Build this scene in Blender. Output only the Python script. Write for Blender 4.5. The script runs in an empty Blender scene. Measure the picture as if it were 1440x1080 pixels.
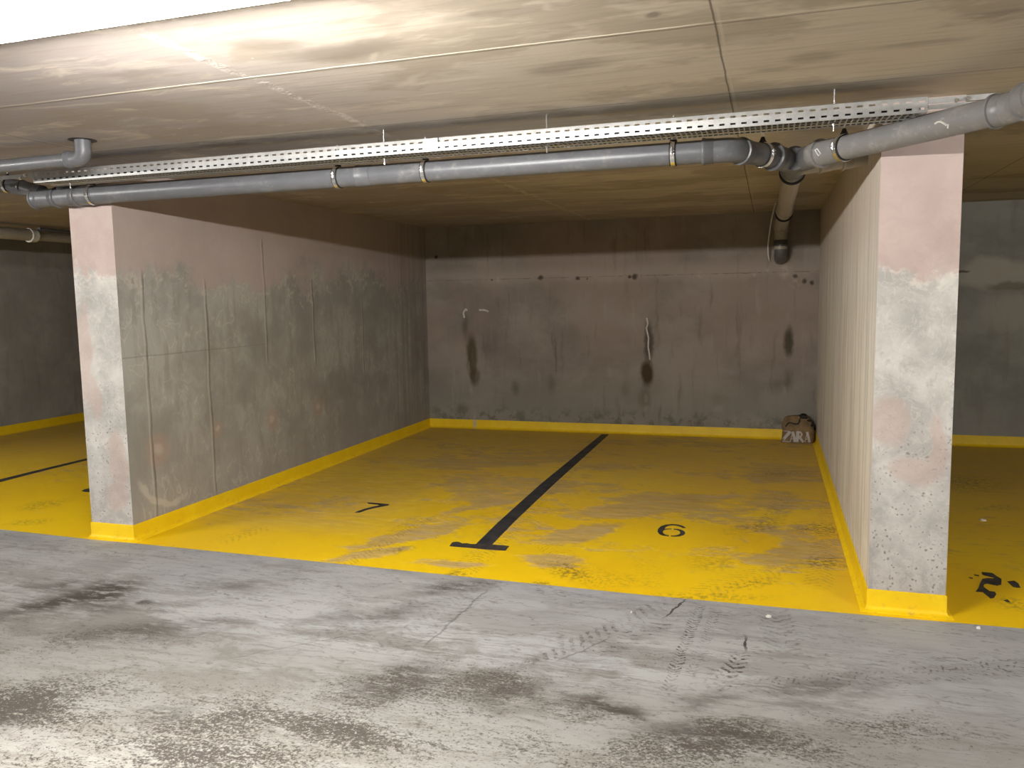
import bpy, bmesh, math, random
from mathutils import Vector, Matrix, noise as mnoise

random.seed(7)
scene = bpy.context.scene
COL = scene.collection

# ------------------------------------------------------------------ camera
F_PX, YAW, PITCH, ROLL, CAM_H = 1128.06, 0.3123, -0.1048, -0.0171, 1.575


def cam_axes():
    cy, sy = math.cos(YAW), math.sin(YAW)
    fw = Vector((-sy * math.cos(PITCH), cy * math.cos(PITCH), math.sin(PITCH)))
    rt = Vector((cy, sy, 0))
    up = rt.cross(fw)
    c, s = math.cos(ROLL), math.sin(ROLL)
    return c * rt + s * up, -s * rt + c * up, fw


RT, UP, FW = cam_axes()
CAM = Vector((0, 0, CAM_H))


def on(px, py, axis, val):
    """3D point where the sight line through a pixel meets a plane axis=val (used to survey the room)."""
    d = RT * ((px - 720) / F_PX) - UP * ((py - 540) / F_PX) + FW
    t = (val - CAM[axis]) / d[axis]
    return CAM + d * t


def fl(px, py):
    return on(px, py, 2, 0.0)


cam_data = bpy.data.cameras.new('camera')
cam = bpy.data.objects.new('camera', cam_data)
COL.objects.link(cam)
cam_data.sensor_width = 36.0
cam_data.lens = 36.0 * F_PX / 1440.0
cam_data.clip_start = 0.05
m = Matrix.Identity(4)
for i in range(3):
    m[i][0], m[i][1], m[i][2], m[i][3] = RT[i], UP[i], -FW[i], CAM[i]
cam.matrix_world = m
scene.camera = cam

# ------------------------------------------------------------------ room dimensions (metres)
YP, YB, H = 4.229, 9.188, 2.468
XLA, XLB, XRA, XRB = -4.411, -4.060, 0.485, 0.832
XFL, XFR = -9.118, 5.72
HB = 0.109
X0, X1, Y0 = -13.5, 9.5, -4.0

# ------------------------------------------------------------------ shader helper


class Mat:
    def __init__(self, name):
        self.m = bpy.data.materials.new(name)
        self.m.use_nodes = True
        self.t = self.m.node_tree
        self.t.nodes.clear()
        self.out = self.t.nodes.new('ShaderNodeOutputMaterial')
        self.b = self.t.nodes.new('ShaderNodeBsdfPrincipled')
        self.t.links.new(self.b.outputs[0], self.out.inputs[0])
        self.P = self.n('ShaderNodeNewGeometry').outputs['Position']

    def n(self, typ, **kw):
        nd = self.t.nodes.new(typ)
        for k, v in kw.items():
            setattr(nd, k, v)
        return nd

    def put(self, sock, v):
        if isinstance(v, bpy.types.NodeSocket):
            self.t.links.new(v, sock)
        elif isinstance(v, (tuple, list)) and len(v) == 3 and sock.type == 'RGBA':
            sock.default_value = (*v, 1)
        else:
            sock.default_value = v

    def math(self, op, a, b=0.0, clamp=False):
        nd = self.n('ShaderNodeMath', operation=op, use_clamp=clamp)
        self.put(nd.inputs[0], a)
        self.put(nd.inputs[1], b)
        return nd.outputs[0]

    def mul(self, a, b): return self.math('MULTIPLY', a, b)
    def add(self, a, b): return self.math('ADD', a, b)
    def mx(self, a, b): return self.math('MAXIMUM', a, b)
    def inv(self, a): return self.math('SUBTRACT', 1.0, a, True)

    def mr(self, x, a, b, c=0.0, d=1.0, smooth=True):
        nd = self.n('ShaderNodeMapRange', interpolation_type='SMOOTHSTEP' if smooth else 'LINEAR')
        for i, v in enumerate((x, a, b, c, d)):
            self.put(nd.inputs[i], v)
        return nd.outputs[0]

    def map(self, v, loc=(0, 0, 0), rot=(0, 0, 0), scale=(1, 1, 1), tex=False):
        nd = self.n('ShaderNodeMapping', vector_type='TEXTURE' if tex else 'POINT')
        self.put(nd.inputs[0], v)
        nd.inputs[1].default_value = loc
        nd.inputs[2].default_value = rot
        nd.inputs[3].default_value = scale
        return nd.outputs[0]

    def noise(self, v=None, scale=1.0, detail=4.0, rough=0.55, dist=0.0, color=False):
        nd = self.n('ShaderNodeTexNoise')
        self.put(nd.inputs['Vector'], self.P if v is None else v)
        nd.inputs['Scale'].default_value = scale
        nd.inputs['Detail'].default_value = detail
        nd.inputs['Roughness'].default_value = rough
        nd.inputs['Distortion'].default_value = dist
        return nd.outputs['Color' if color else 'Fac']

    def vor(self, v=None, scale=1.0, feature='F1', rnd=1.0):
        nd = self.n('ShaderNodeTexVoronoi', feature=feature)
        self.put(nd.inputs['Vector'], self.P if v is None else v)
        nd.inputs['Scale'].default_value = scale
        nd.inputs['Randomness'].default_value = rnd
        return nd.outputs['Distance']

    def mix(self, f, a, b, blend='MIX'):
        nd = self.n('ShaderNodeMix', data_type='RGBA', blend_type=blend)
        self.put(nd.inputs[0], f)
        self.put(nd.inputs[6], a)
        self.put(nd.inputs[7], b)
        return nd.outputs[2]

    def warp(self, v, amp, scale, detail=3.0):
        c = self.noise(v, scale, detail, 0.6, color=True)
        s = self.n('ShaderNodeVectorMath', operation='SUBTRACT')
        self.put(s.inputs[0], c)
        s.inputs[1].default_value = (0.5, 0.5, 0.5)
        k = self.n('ShaderNodeVectorMath', operation='SCALE')
        self.put(k.inputs[0], s.outputs[0])
        k.inputs['Scale'].default_value = amp
        a = self.n('ShaderNodeVectorMath', operation='ADD')
        self.put(a.inputs[0], v)
        self.put(a.inputs[1], k.outputs[0])
        return a.outputs[0]

    def xyz(self, v=None):
        nd = self.n('ShaderNodeSeparateXYZ')
        self.put(nd.inputs[0], self.P if v is None else v)
        return nd.outputs

    def length(self, v):
        nd = self.n('ShaderNodeVectorMath', operation='LENGTH')
        self.put(nd.inputs[0], v)
        return nd.outputs['Value']

    def blob(self, v, c, r, rot=(0, 0, 0), inner=0.2):
        """soft ellipsoid mask: centre c, radii r"""
        return self.mr(self.length(self.map(v, c, rot, r, True)), 1.0, inner)

    def sum(self, items, op='MAXIMUM'):
        a = items[0]
        for b in items[1:]:
            a = self.math(op, a, b)
        return a

    # stains on the floor, surveyed by pixel: centre, end of the long axis, half height
    def floor_blob(self, v, c, e, hpx, inner=0.2):
        C, E = fl(*c), fl(*e)
        a = E - C
        L = a.length
        u = a / L
        w = fl(c[0], c[1] - hpx) - C
        q = abs(w.dot(Vector((-u.y, u.x, 0)))) + 1e-3
        return self.blob(v, C, (L, q, 1), (0, 0, math.atan2(u.y, u.x)), inner)

    # local frame of a track on the floor from pixel a to pixel b -> (mask 0..1 along, u in m, v in m)
    def track(self, v, a, b, half):
        A, B = fl(*a), fl(*b)
        d = B - A
        L = d.length
        q = self.map(v, (A + B) / 2, (0, 0, math.atan2(d.y, d.x)), (1, 1, 1), True)
        o = self.xyz(q)
        al = self.mr(self.math('ABSOLUTE', o[0]), L / 2, L / 2 - 0.12)
        av = self.math('ABSOLUTE', o[1])
        ac = self.mr(av, half, half * 0.75)
        return self.mul(al, ac), o[0], o[1], av

    def line(self, x, at, w):
        """thin line where x == at, half width w"""
        return self.mr(self.math('ABSOLUTE', self.math('SUBTRACT', x, at)), w, w * 0.3)

    def done(self, color, rough=0.8, bump=None, dist=0.01, strength=0.4, metal=0.0, spec=0.3):
        self.put(self.b.inputs['Base Color'], color)
        self.put(self.b.inputs['Roughness'], rough)
        self.put(self.b.inputs['Metallic'], metal)
        self.put(self.b.inputs['Specular IOR Level'], spec)
        if bump is not None:
            nd = self.n('ShaderNodeBump')
            nd.inputs['Strength'].default_value = strength
            nd.inputs['Distance'].default_value = dist
            self.put(nd.inputs['Height'], bump)
            self.t.links.new(nd.outputs[0], self.b.inputs['Normal'])
        return self.m


def simple(name, color, rough=0.5, metal=0.0, vary=0.15, scale=14.0, spec=0.4):
    M = Mat(name)
    f = M.noise(scale=scale, detail=5, rough=0.6)
    dark = tuple(c * (1 - vary) for c in color)
    lite = tuple(min(1, c * (1 + vary)) for c in color)
    return M.done(M.mix(M.mr(f, .3, .7), dark, lite), rough, f, 0.002, 0.15, metal, spec)


# ------------------------------------------------------------------ materials
def mat_aisle():
    M = Mat('grey_floor_paint')
    P = M.P
    Pw = M.warp(P, 0.45, 1.6, 5)
    Pf = M.warp(P, 0.06, 9, 4)
    big = M.noise(scale=0.55, detail=3)
    mid = M.noise(M.map(Pw, scale=(0.8, 1.6, 1)), 1.7, 6, .65)
    col = M.mix(M.mr(big, .35, .65), (.36, .36, .362), (.405, .402, .394))
    X, Y = M.xyz()[:2]
    worn = M.mul(M.mr(Y, 3.9, 2.7, .30, 1.), M.mr(X, -.2, .6, 1., .45))
    col = M.mix(M.mul(M.mul(M.mr(mid, .44, .58), .85), worn), col, (.15, .136, .117))
    col = M.mix(M.mul(M.mr(mid, .46, .33), .45), col, (.37, .365, .35))
    # long swept streaks
    dd = fl(330, 1000) - fl(0, 920)
    st = M.noise(M.map(Pf, rot=(0, 0, -math.atan2(dd.y, dd.x)), scale=(0.7, 9, 1)), 3.0, 6, .65)
    st2 = M.noise(M.map(Pf, rot=(0, 0, .25), scale=(1.0, 7, 1)), 2.0, 6, .68)
    st3 = M.noise(M.map(Pf, rot=(0, 0, -.9), scale=(1.0, 10, 1)), 2.4, 5, .68)
    gate = M.mr(M.noise(M.map(P, loc=(2, 7, 0)), .8, 3), .40, .60)
    col = M.mix(M.mul(M.mul(M.mr(st, .49, .64), gate), M.mul(worn, .80)), col, (.135, .122, .105))
    col = M.mix(M.mul(M.mr(st2, .51, .66), M.mul(worn, .70)), col, (.125, .112, .095))
    col = M.mix(M.mul(M.mr(st3, .54, .68), M.mul(worn, .55)), col, (.15, .138, .12))
    col = M.mix(M.mul(M.mr(st2, .45, .28), .35), col, (.40, .392, .375))
    # grit: fine speckle gathered in dirty drifts
    fine = M.noise(scale=85, detail=4, rough=.75)
    fine2 = M.noise(M.map(Pf, rot=(0, 0, -.3), scale=(1, 2.2, 1)), 26, 5, .75)
    fn = M.mr(M.add(M.mul(fine, .55), M.mul(fine2, .45)), .36, .64, 0, 1, False)
    drift = M.sum([M.mul(M.floor_blob(Pw, c, e, h, .0), k) for c, e, h, k in [
        ((570, 965), (760, 925), 70, 1.), ((700, 950), (850, 920), 60, .8), ((470, 1020), (700, 1070), 46, .8),
        ((820, 990), (1020, 1050), 44, .8), ((60, 985), (260, 960), 50, .8), ((330, 1000), (520, 1000), 50, .6),
        ((1010, 1045), (1300, 1040), 60, .9), ((640, 1020), (860, 1050), 50, .9), ((140, 900), (420, 890), 36, .55),
        ((1240, 1015), (1500, 1050), 34, .7), ((250, 1060), (500, 1075), 40, .6), ((640, 830), (740, 815), 18, .6), ((900, 930), (1100, 960), 40, .4)]])
    near = M.mr(M.xyz()[1], 3.3, 2.0)
    D = M.math('MULTIPLY', M.add(M.mul(drift, .50), M.mul(near, .37)), M.mr(mid, .33, .62, .45, 1.15))
    col = M.mix(M.mul(near, .50), col, (.47, .44, .39))
    col = M.mix(M.mul(M.mul(M.mr(Y, 3.3, 2.9), M.mr(Y, 2.0, 2.5)), .52), col, (.19, .18, .163))  # smooth darker band across the middle of the aisle
    g = M.mr(M.add(fn, D), .84, 1.16)
    col = M.mix(M.mul(g, .90), col, (.058, .049, .04))
    lite = M.mul(M.mr(fn, .36, .10), M.mr(D, .1, .5))
    col = M.mix(M.mul(lite, .6), col, (.50, .475, .42))
    # wandering scuff lines
    for sc, rot, k in ((2.2, -.5, .5), (3.4, .35, .45), (1.6, 1.1, .35)):
        rn = M.noise(M.map(Pf, rot=(0, 0, rot), scale=(.5, 2.6, 1)), sc, 3, .55)
        ln = M.mr(M.math('ABSOLUTE', M.math('SUBTRACT', rn, .5)), .010, .001)
        col = M.mix(M.mul(M.mul(ln, M.mr(fine2, .42, .58)), k), col, (.09, .08, .068))
    # smears of rubber and oil
    sm = M.sum([M.mul(M.floor_blob(Pw, c, e, h, .0), k) for c, e, h, k in [
        ((135, 836), (250, 806), 30, 1.0), ((70, 850), (190, 822), 20, .9), ((60, 828), (130, 812), 16, .6), ((205, 844), (226, 842), 7, .9), ((110, 858), (200, 850), 14, .6),
        ((190, 890), (380, 880), 24, .6), ((30, 1000), (150, 985), 40, .6), ((520, 865), (680, 848), 16, .5),
        ((330, 822), (450, 816), 14, .45), ((640, 830), (740, 812), 14, .7), ((560, 960), (680, 935), 40, .8), ((700, 960), (840, 960), 46, .6),
        ((840, 990), (935, 1024), 24, 1.), ((990, 1035), (1200, 1050), 28, .7), ((1180, 985), (1440, 955), 24, .3), ((230, 1000), (300, 985), 20, .5),
        ((1140, 965), (960, 980), 20, .45), ((1000, 985), (1060, 960), 24, .5)]])
    smn = M.mr(M.noise(M.map(Pf, rot=(0, 0, -.35), scale=(1, 3.5, 1)), 6, 6, .72), .34, .56)
    col = M.mix(M.math('MULTIPLY', M.mul(sm, smn), 1.25, True), col, (.062, .053, .044))
    # tyre tracks
    dirt = (.062, .055, .047)
    specks = M.mr(M.noise(Pf, 38, 3, .6), .50, .62)
    for a, b, half, pitch, lug, k in [
            ((1500, 933), (905, 980), .085, .030, .012, .55), ((988, 846), (930, 985), .030, .026, .03, .9),
            ((1012, 850), (968, 960), .030, .026, .03, .45), ((1052, 912), (996, 982), .05, .045, .05, .95),
            ((965, 846), (760, 945), .14, .06, .10, .40), ((1085, 850), (1105, 925), .09, .05, .09, .28),
            ((700, 815), (520, 930), .10, .05, .08, .25), ((1240, 905), (1120, 880), .10, .05, .04, .15),
            ((640, 830), (380, 925), .09, .05, .09, .18)]:
        mask, u, v, av = M.track(Pf, a, b, half)
        tread = M.mr(M.math('SINE', M.mul(M.add(u, M.mul(av, .8)), 2 * math.pi / pitch)), .0, .5)
        edge = M.mr(av, half - lug * 1.2, half - lug * .6)
        tr = M.add(M.mul(M.mul(tread, edge), M.mr(fine2, .40, .60, .05, .75)), M.mul(M.mul(specks, tread), .8))
        if half > .08:
            tr = M.add(tr, .18)
        wear = M.mul(mask, M.mr(mid, .34, .55, .25, 1.))
        col = M.mix(M.math('MULTIPLY', M.mul(wear, tr), k * 1.35, True), col, dirt)
    for a, b, w, k in [((968, 838), (928, 874), .006, .9), ((893, 884), (868, 893), .008, .95), ((1048, 889), (1048, 921), .007, .95),
                       ((690, 825), (590, 915), .007, .4), ((300, 930), (560, 880), .006, .25), ((870, 893), (770, 935), .005, .4)]:
        mask, u, v, av = M.track(Pf, a, b, w)
        col = M.mix(M.mul(mask, k), col, (.035, .03, .027))
    rough = M.mr(mid, .3, .7, .55, .85)
    return M.done(col, rough, M.add(fine, M.mul(fine2, .6)), .003, .35, 0, .3)


def mat_yellow():
    M = Mat('yellow_floor_paint')
    P = M.P
    Pw = M.warp(P, 0.35, 1.6, 4)
    Pf = M.warp(P, 0.05, 9, 3)
    base = M.mix(M.mr(M.noise(scale=.8, detail=3), .3, .7), (.90, .555, .003), (.96, .64, .006))
    # dusty, worn film of tyre dirt on the paint, plus tan tints left and back
    big = M.noise(M.map(Pw, rot=(0, 0, .5), scale=(1, 1.5, 1)), .85, 5, .62)
    st = M.noise(M.map(Pf, rot=(0, 0, -.45), scale=(.8, 5, 1)), 2.2, 5, .65)
    st2 = M.noise(M.map(Pf, rot=(0, 0, .5), scale=(.8, 6, 1)), 2.6, 5, .65)
    film = M.sum([M.mul(M.floor_blob(Pw, c, e, h, .1), k) for c, e, h, k in [
        ((560, 755), (650, 735), 14, 1.), ((520, 780), (600, 770), 9, .9), ((640, 795), (720, 800), 10, .7),
        ((720, 700), (830, 675), 9, .9), ((620, 745), (660, 735), 10, .7), ((880, 720), (1010, 705), 14, .9),
        ((960, 700), (1140, 690), 12, .7), ((820, 750), (900, 735), 16, .95), ((770, 790), (830, 800), 16, .9),
        ((760, 830), (810, 833), 8, .8), ((1090, 700), (1160, 700), 22, .6), ((720, 650), (900, 640), 8, .5),
        ((1120, 780), (1190, 800), 36, .75), ((1090, 660), (1150, 655), 22, .5), ((860, 655), (1010, 650), 10, .5)]])
    X, Y = M.xyz()[:2]
    back = M.mr(Y, 5.0, 8.0, 0, .70)  # tan tint strengthening towards the back
    hi = M.noise(M.map(Pf, rot=(0, 0, .4), scale=(1, 2.0, 1)), 4.5, 6, .72)
    hi2 = M.noise(M.map(Pf, rot=(0, 0, -.6), scale=(.9, 4, 1)), 5.0, 6, .72)
    f = M.add(M.mul(film, .80), M.mul(M.mul(M.mr(big, .40, .62), M.mul(M.mr(Y, 4.4, 5.4, .2, 1.), M.mul(M.mr(X, .6, .8, 1., .45), M.mr(X, -4.4, -4.1, .5, 1.)))), .46))
    f = M.add(f, M.mul(M.math('SUBTRACT', M.add(M.mul(hi, .5), M.mul(hi2, .5)), .5), 1.9))
    left_shade = M.mul(M.mul(M.mr(X, -2.2, -3.0), M.mr(X, -4.3, -4.2)), M.mr(Y, 4.55, 5.0))  # tan tint painting in the shade beside the left wall
    f = M.mul(M.mr(f, .16, .46), M.mr(st, .30, .60, .60, 1.))
    f = M.mx(f, M.mul(left_shade, M.mr(st2, .35, .6, .22, .55)))
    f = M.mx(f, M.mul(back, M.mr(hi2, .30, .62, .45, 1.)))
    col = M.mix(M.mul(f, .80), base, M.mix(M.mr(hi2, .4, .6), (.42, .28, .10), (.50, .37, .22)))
    # finer tyre grime
    spk = M.noise(Pf, 34, 4, .65)
    spots = M.sum([M.mul(M.floor_blob(Pw, c, e, h, .1), k) for c, e, h, k in [
        ((1150, 745), (1200, 755), 14, 1.), ((1170, 790), (1210, 800), 18, .8), ((1060, 740), (1120, 730), 14, .8),
        ((870, 815), (930, 830), 18, .35), ((790, 805), (840, 830), 14, .9), ((770, 825), (800, 830), 10, .9),
        ((640, 810), (670, 805), 8, .8), ((1000, 840), (1120, 840), 10, .6), ((560, 775), (600, 772), 5, .7),
        ((1060, 820), (1110, 810), 10, .7), ((1000, 790), (1060, 800), 20, .4), ((1100, 665), (1150, 660), 10, .6),
        ((1360, 680), (1440, 690), 18, .7), ((1400, 715), (1440, 712), 8, .6), ((60, 710), (110, 700), 8, .6), ((40, 735), (90, 728), 6, .6),
        ((1420, 850), (1470, 860), 12, .6)]])
    g = M.mul(M.mr(spk, .44, .60), spots)
    col = M.mix(M.mul(g, .8), col, (.11, .075, .03))
    col = M.mix(M.mul(M.mr(st, .62, .76), .35), col, (.20, .14, .06))
    for a, b, half, pitch, lug, k in [((970, 838), (1120, 790), .11, .05, .10, .32), ((870, 830), (760, 760), .10, .035, .10, .28),
                                      ((930, 835), (900, 780), .09, .03, .09, .18), ((640, 815), (820, 640), .10, .045, .08, .4),
                                      ((1110, 690), (1080, 740), .10, .05, .08, .5), ((470, 800), (600, 725), .10, .04, .09, .45),
                                      ((1150, 830), (1180, 640), .09, .05, .08, .35), ((300, 765), (380, 738), .10, .05, .02, .3)]:
        mask, u, v, av = M.track(Pf, a, b, half)
        tread = M.mr(M.math('SINE', M.mul(M.add(u, M.mul(av, .9)), 2 * math.pi / pitch)), .1, .6)
        col = M.mix(M.mul(M.mul(mask, M.mul(tread, M.mr(spk, .42, .58))), k), col, (.16, .11, .045))
    # light scuffs
    col = M.mix(M.mul(M.mr(st2, .66, .78), .4), col, (.80, .62, .25))
    return M.done(col, M.mr(f, 0, 1, .42, .75), spk, .003, .3, 0, .4)


def mat_ceiling():
    M = Mat('formwork_concrete_ceiling')
    P = M.P
    X, Y, Z = M.xyz()[:3]
    Pw = M.warp(P, 0.30, 1.3, 4)
    grain = M.noise(M.map(P, scale=(.5, 7, 1)), 5, 5, .62)
    blot = M.noise(M.map(Pw, scale=(.6, 1.1, 1)), 1.5, 5, .6)
    blot2 = M.noise(M.map(Pw, loc=(5, 3, 0), scale=(.5, 1.6, 1)), 2.6, 5, .65)
    col = M.mix(M.mr(X, -3.0, .2), (.365, .32, .302), (.60, .525, .41))  # light balance painted in: darker pinkish by the left lamp, paler olive right
    col = M.mix(M.mul(M.mr(blot, .49, .555), .55), col, (.33, .27, .20))
    col = M.mix(M.mul(M.mr(blot2, .53, .62), .38), col, (.66, .585, .475))
    col = M.mix(M.mul(M.mr(grain, .48, .68), .26), col, (.25, .21, .16))
    # dark water marks
    wet = M.sum([M.mul(M.blob(Pw, on(a, b, 2, H), (rx, ry, 1), (0, 0, .0), .3), k) for a, b, rx, ry, k in [
        (470, 70, .35, .13, 1.), (380, 62, .2, .1, .7), (790, 95, .26, .12, .6), (925, 22, .035, .05, 1.), (1150, 80, .13, .1, .55),
        (1300, 60, .25, .05, .5), (1100, 95, .12, .05, .5), (700, 20, .3, .06, .5), (200, 105, .2, .05, .6), (1400, 20, .2, .05, .5)]])
    col = M.mix(M.mul(wet, .75), col, (.22, .18, .145))
    # pale lime streaks
    vein = M.vor(M.map(Pw, scale=(.55, 1.3, 1)), 2.3, 'DISTANCE_TO_EDGE')
    veins = M.mul(M.mr(vein, .035, .0), M.mr(blot2, .5, .6))
    lime = M.sum([M.blob(Pw, on(a, b, 2, H), (rx, ry, 1), (0, 0, r), .1) for a, b, rx, ry, r in [
        (560, 112, .20, .045, -.6), (640, 112, .18, .03, .1), (600, 132, .13, .02, 0), (520, 78, .08, .025, -.9), (1040, 60, .1, .1, 0), (100, 150, .4, .03, 0.1)]])
    col = M.mix(M.mul(M.mx(M.mul(veins, .5), M.mul(lime, .55)), .9), col, (.62, .55, .45))
    # panel joints
    Yw = M.add(Y, M.mul(M.math('SUBTRACT', M.noise(scale=9, detail=3), .5), .012))
    Xw = M.add(X, M.mul(M.math('SUBTRACT', M.noise(scale=6, detail=3), .5), .008))
    jw = M.mul(M.line(Yw, 2.82, .011), M.mr(X, -.15, -.35, .25, 1.))
    jw = M.mul(jw, M.mr(X, -3.3, -2.3, .35, 1.))
    col = M.mix(jw, col, (.80, .74, .60))
    col = M.mix(M.mul(M.line(Yw, 2.838, .006), .6), col, (.13, .11, .085))
    for x in (-.19, 1.6, 3.39, -5.56, -7.35, -3.776):
        col = M.mix(M.mul(M.line(Xw, x, .0055), .8), col, (.13, .105, .075))
        col = M.mix(M.mul(M.line(Xw, x + .016, .008), .5), col, (.58, .51, .40))
    rough_joint = M.mul(M.line(M.add(X, M.mul(M.math('SUBTRACT', M.noise(scale=5, detail=5), .5), .10)), -1.983, .035), M.mr(M.noise(scale=14, detail=4, rough=.7), .40, .6))
    col = M.mix(M.mul(rough_joint, .65), col, (.66, .61, .55))
    for y, k in ((3.80, .55), (8.35, .6), (6.4, .35)):  # cross joints; the first line also paints the tray's shadow rim
        col = M.mix(M.mul(M.line(Yw, y, .007), k), col, (.14, .115, .085))
        col = M.mix(M.mul(M.line(Yw, y - .03, .02), k * .5), col, (.52, .46, .37))
    # pop marks
    pk = M.vor(scale=5.5)
    col = M.mix(M.mul(M.mr(pk, .035, .02), .55), col, (.70, .64, .54))
    h = M.add(M.mul(grain, .5), M.add(M.mul(jw, 1.2), M.mul(rough_joint, .8)))
    return M.done(col, .82, h, .006, .35, 0, .25)


def mat_wall_left_side():
    M = Mat('grey_wall_concrete')
    P = M.P
    X, Y, Z = M.xyz()[:3]
    Pw = M.warp(P, 0.25, 2.2, 4)
    Pf = M.warp(P, 0.07, 7, 3)
    n1 = M.noise(Pw, 1.6, 5, .62)
    n2 = M.noise(M.map(Pf, scale=(1, 2.5, .5)), 5, 5, .65)
    n3 = M.noise(Pf, 11, 5, .7)
    col = M.mix(M.mr(n1, .35, .65), (.285, .272, .248), (.40, .388, .352))
    col = M.mix(M.mul(M.mr(n2, .48, .66), .5), col, (.26, .24, .205))
    low = M.mr(Z, .75, .1)
    col = M.mix(M.mul(low, .5), col, (.35, .32, .295))
    # curved trowel smears
    sw = M.noise(M.map(Pw, scale=(1, 1.4, .9)), 2.2, 2, .5, 2.5)
    smear = M.mul(M.mr(M.math('ABSOLUTE', M.math('SUBTRACT', sw, .5)), .022, .002), M.mr(n1, .42, .6))
    col = M.mix(M.mul(smear, .32), col, (.60, .575, .51))
    # pinkish plaster film along the top with a ragged lower edge
    edge = M.add(Z, M.add(M.mul(M.math('SUBTRACT', M.noise(Pw, 1.9, 6, .68), .5), 1.25), M.mul(M.math('SUBTRACT', n3, .5), .30)))
    pink = M.mr(edge, 1.66, 1.86)
    col = M.mix(M.mul(pink, .85), col, M.mix(n1, (.39, .31, .285), (.48, .39, .36)))
    rim = M.mul(M.mr(M.math('ABSOLUTE', M.math('SUBTRACT', edge, 1.72)), .06, .0), M.mr(n3, .45, .62))
    col = M.mix(M.mul(rim, .4), col, (.63, .585, .51))
    # plugged tie holes
    for a, b, r in [(222, 633, .15), (383, 590, .12), (306, 603, .08), (447, 573, .11)]:
        c = on(a, b, 0, XLB)
        ring = M.blob(Pf, c, (1, r, r * 1.05), inner=.5)
        col = M.mix(M.mul(ring, .60), col, (.40, .29, .235))
        plug = M.blob(Pf, c, (1, r * .46, r * .38), inner=.3)
        col = M.mix(M.mul(plug, .55), col, (.52, .45, .39))
    # arc smear by the front edge
    c = on(243, 640, 0, XLB)
    d = M.length(M.map(Pf, c, (0, 0, 0), (1, .36, .34), True))
    arc = M.mul(M.line(d, 1.0, .09), M.mul(M.mr(Z, .44, .36), M.mul(M.mr(Y, 4.25, 4.35), M.mr(Y, c.y + .16, c.y - .02))))
    col = M.mix(M.mul(arc, .55), col, (.60, .56, .49))
    # vertical board seams
    Yw = M.add(Y, M.mul(M.math('SUBTRACT', M.noise(scale=2.5, detail=3), .5), .05))
    for a, y0, y1 in [((207, 500), 375, 745), ((293, 480), 385, 705), ((441, 430), 385, 520), ((512, 500), 420, 530), ((372, 400), 330, 520)]:
        q = on(a[0], a[1], 0, XLB)
        z1, z0 = on(a[0], y0, 0, XLB).z, on(a[0], y1, 0, XLB).z
        l = M.mul(M.line(Yw, q.y, .011), M.mul(M.mr(Z, z1, z1 - .1), M.mr(Z, z0, z0 + .1)))
        col = M.mix(M.mul(l, M.mr(n2, .3, .6, .25, .75)), col, (.13, .115, .09))
        l2 = M.mul(M.line(Yw, q.y - .022, .009), M.mul(M.mr(Z, z1, z1 - .1), M.mr(Z, z0, z0 + .1)))
        col = M.mix(M.mul(l2, .4), col, (.57, .53, .45))
    # pour line
    zl = on(240, 497, 0, XLB).z
    col = M.mix(M.mul(M.mul(M.line(M.add(Z, M.mul(M.math('SUBTRACT', n1, .5), .02)), zl, .006), M.mr(Y, 6.4, 5.0)), .4), col, (.15, .135, .11))
    # boards by the back corner
    bd = M.noise(M.map(P, scale=(1, 9, .15)), 2.2, 3, .6)
    col = M.mix(M.mul(M.mr(Y, 7.9, 8.4), M.mr(bd, .35, .65, .0, .55)), col, (.26, .22, .19))
    pits = M.mr(M.vor(scale=34), .10, .05)
    col = M.mix(M.mul(pits, M.mul(M.mr(n3, .5, .65), .5)), col, (.11, .10, .085))
    return M.done(col, .85, M.add(M.mul(n3, .7), M.mul(n2, .5)), .008, .35, 0, .25)


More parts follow.
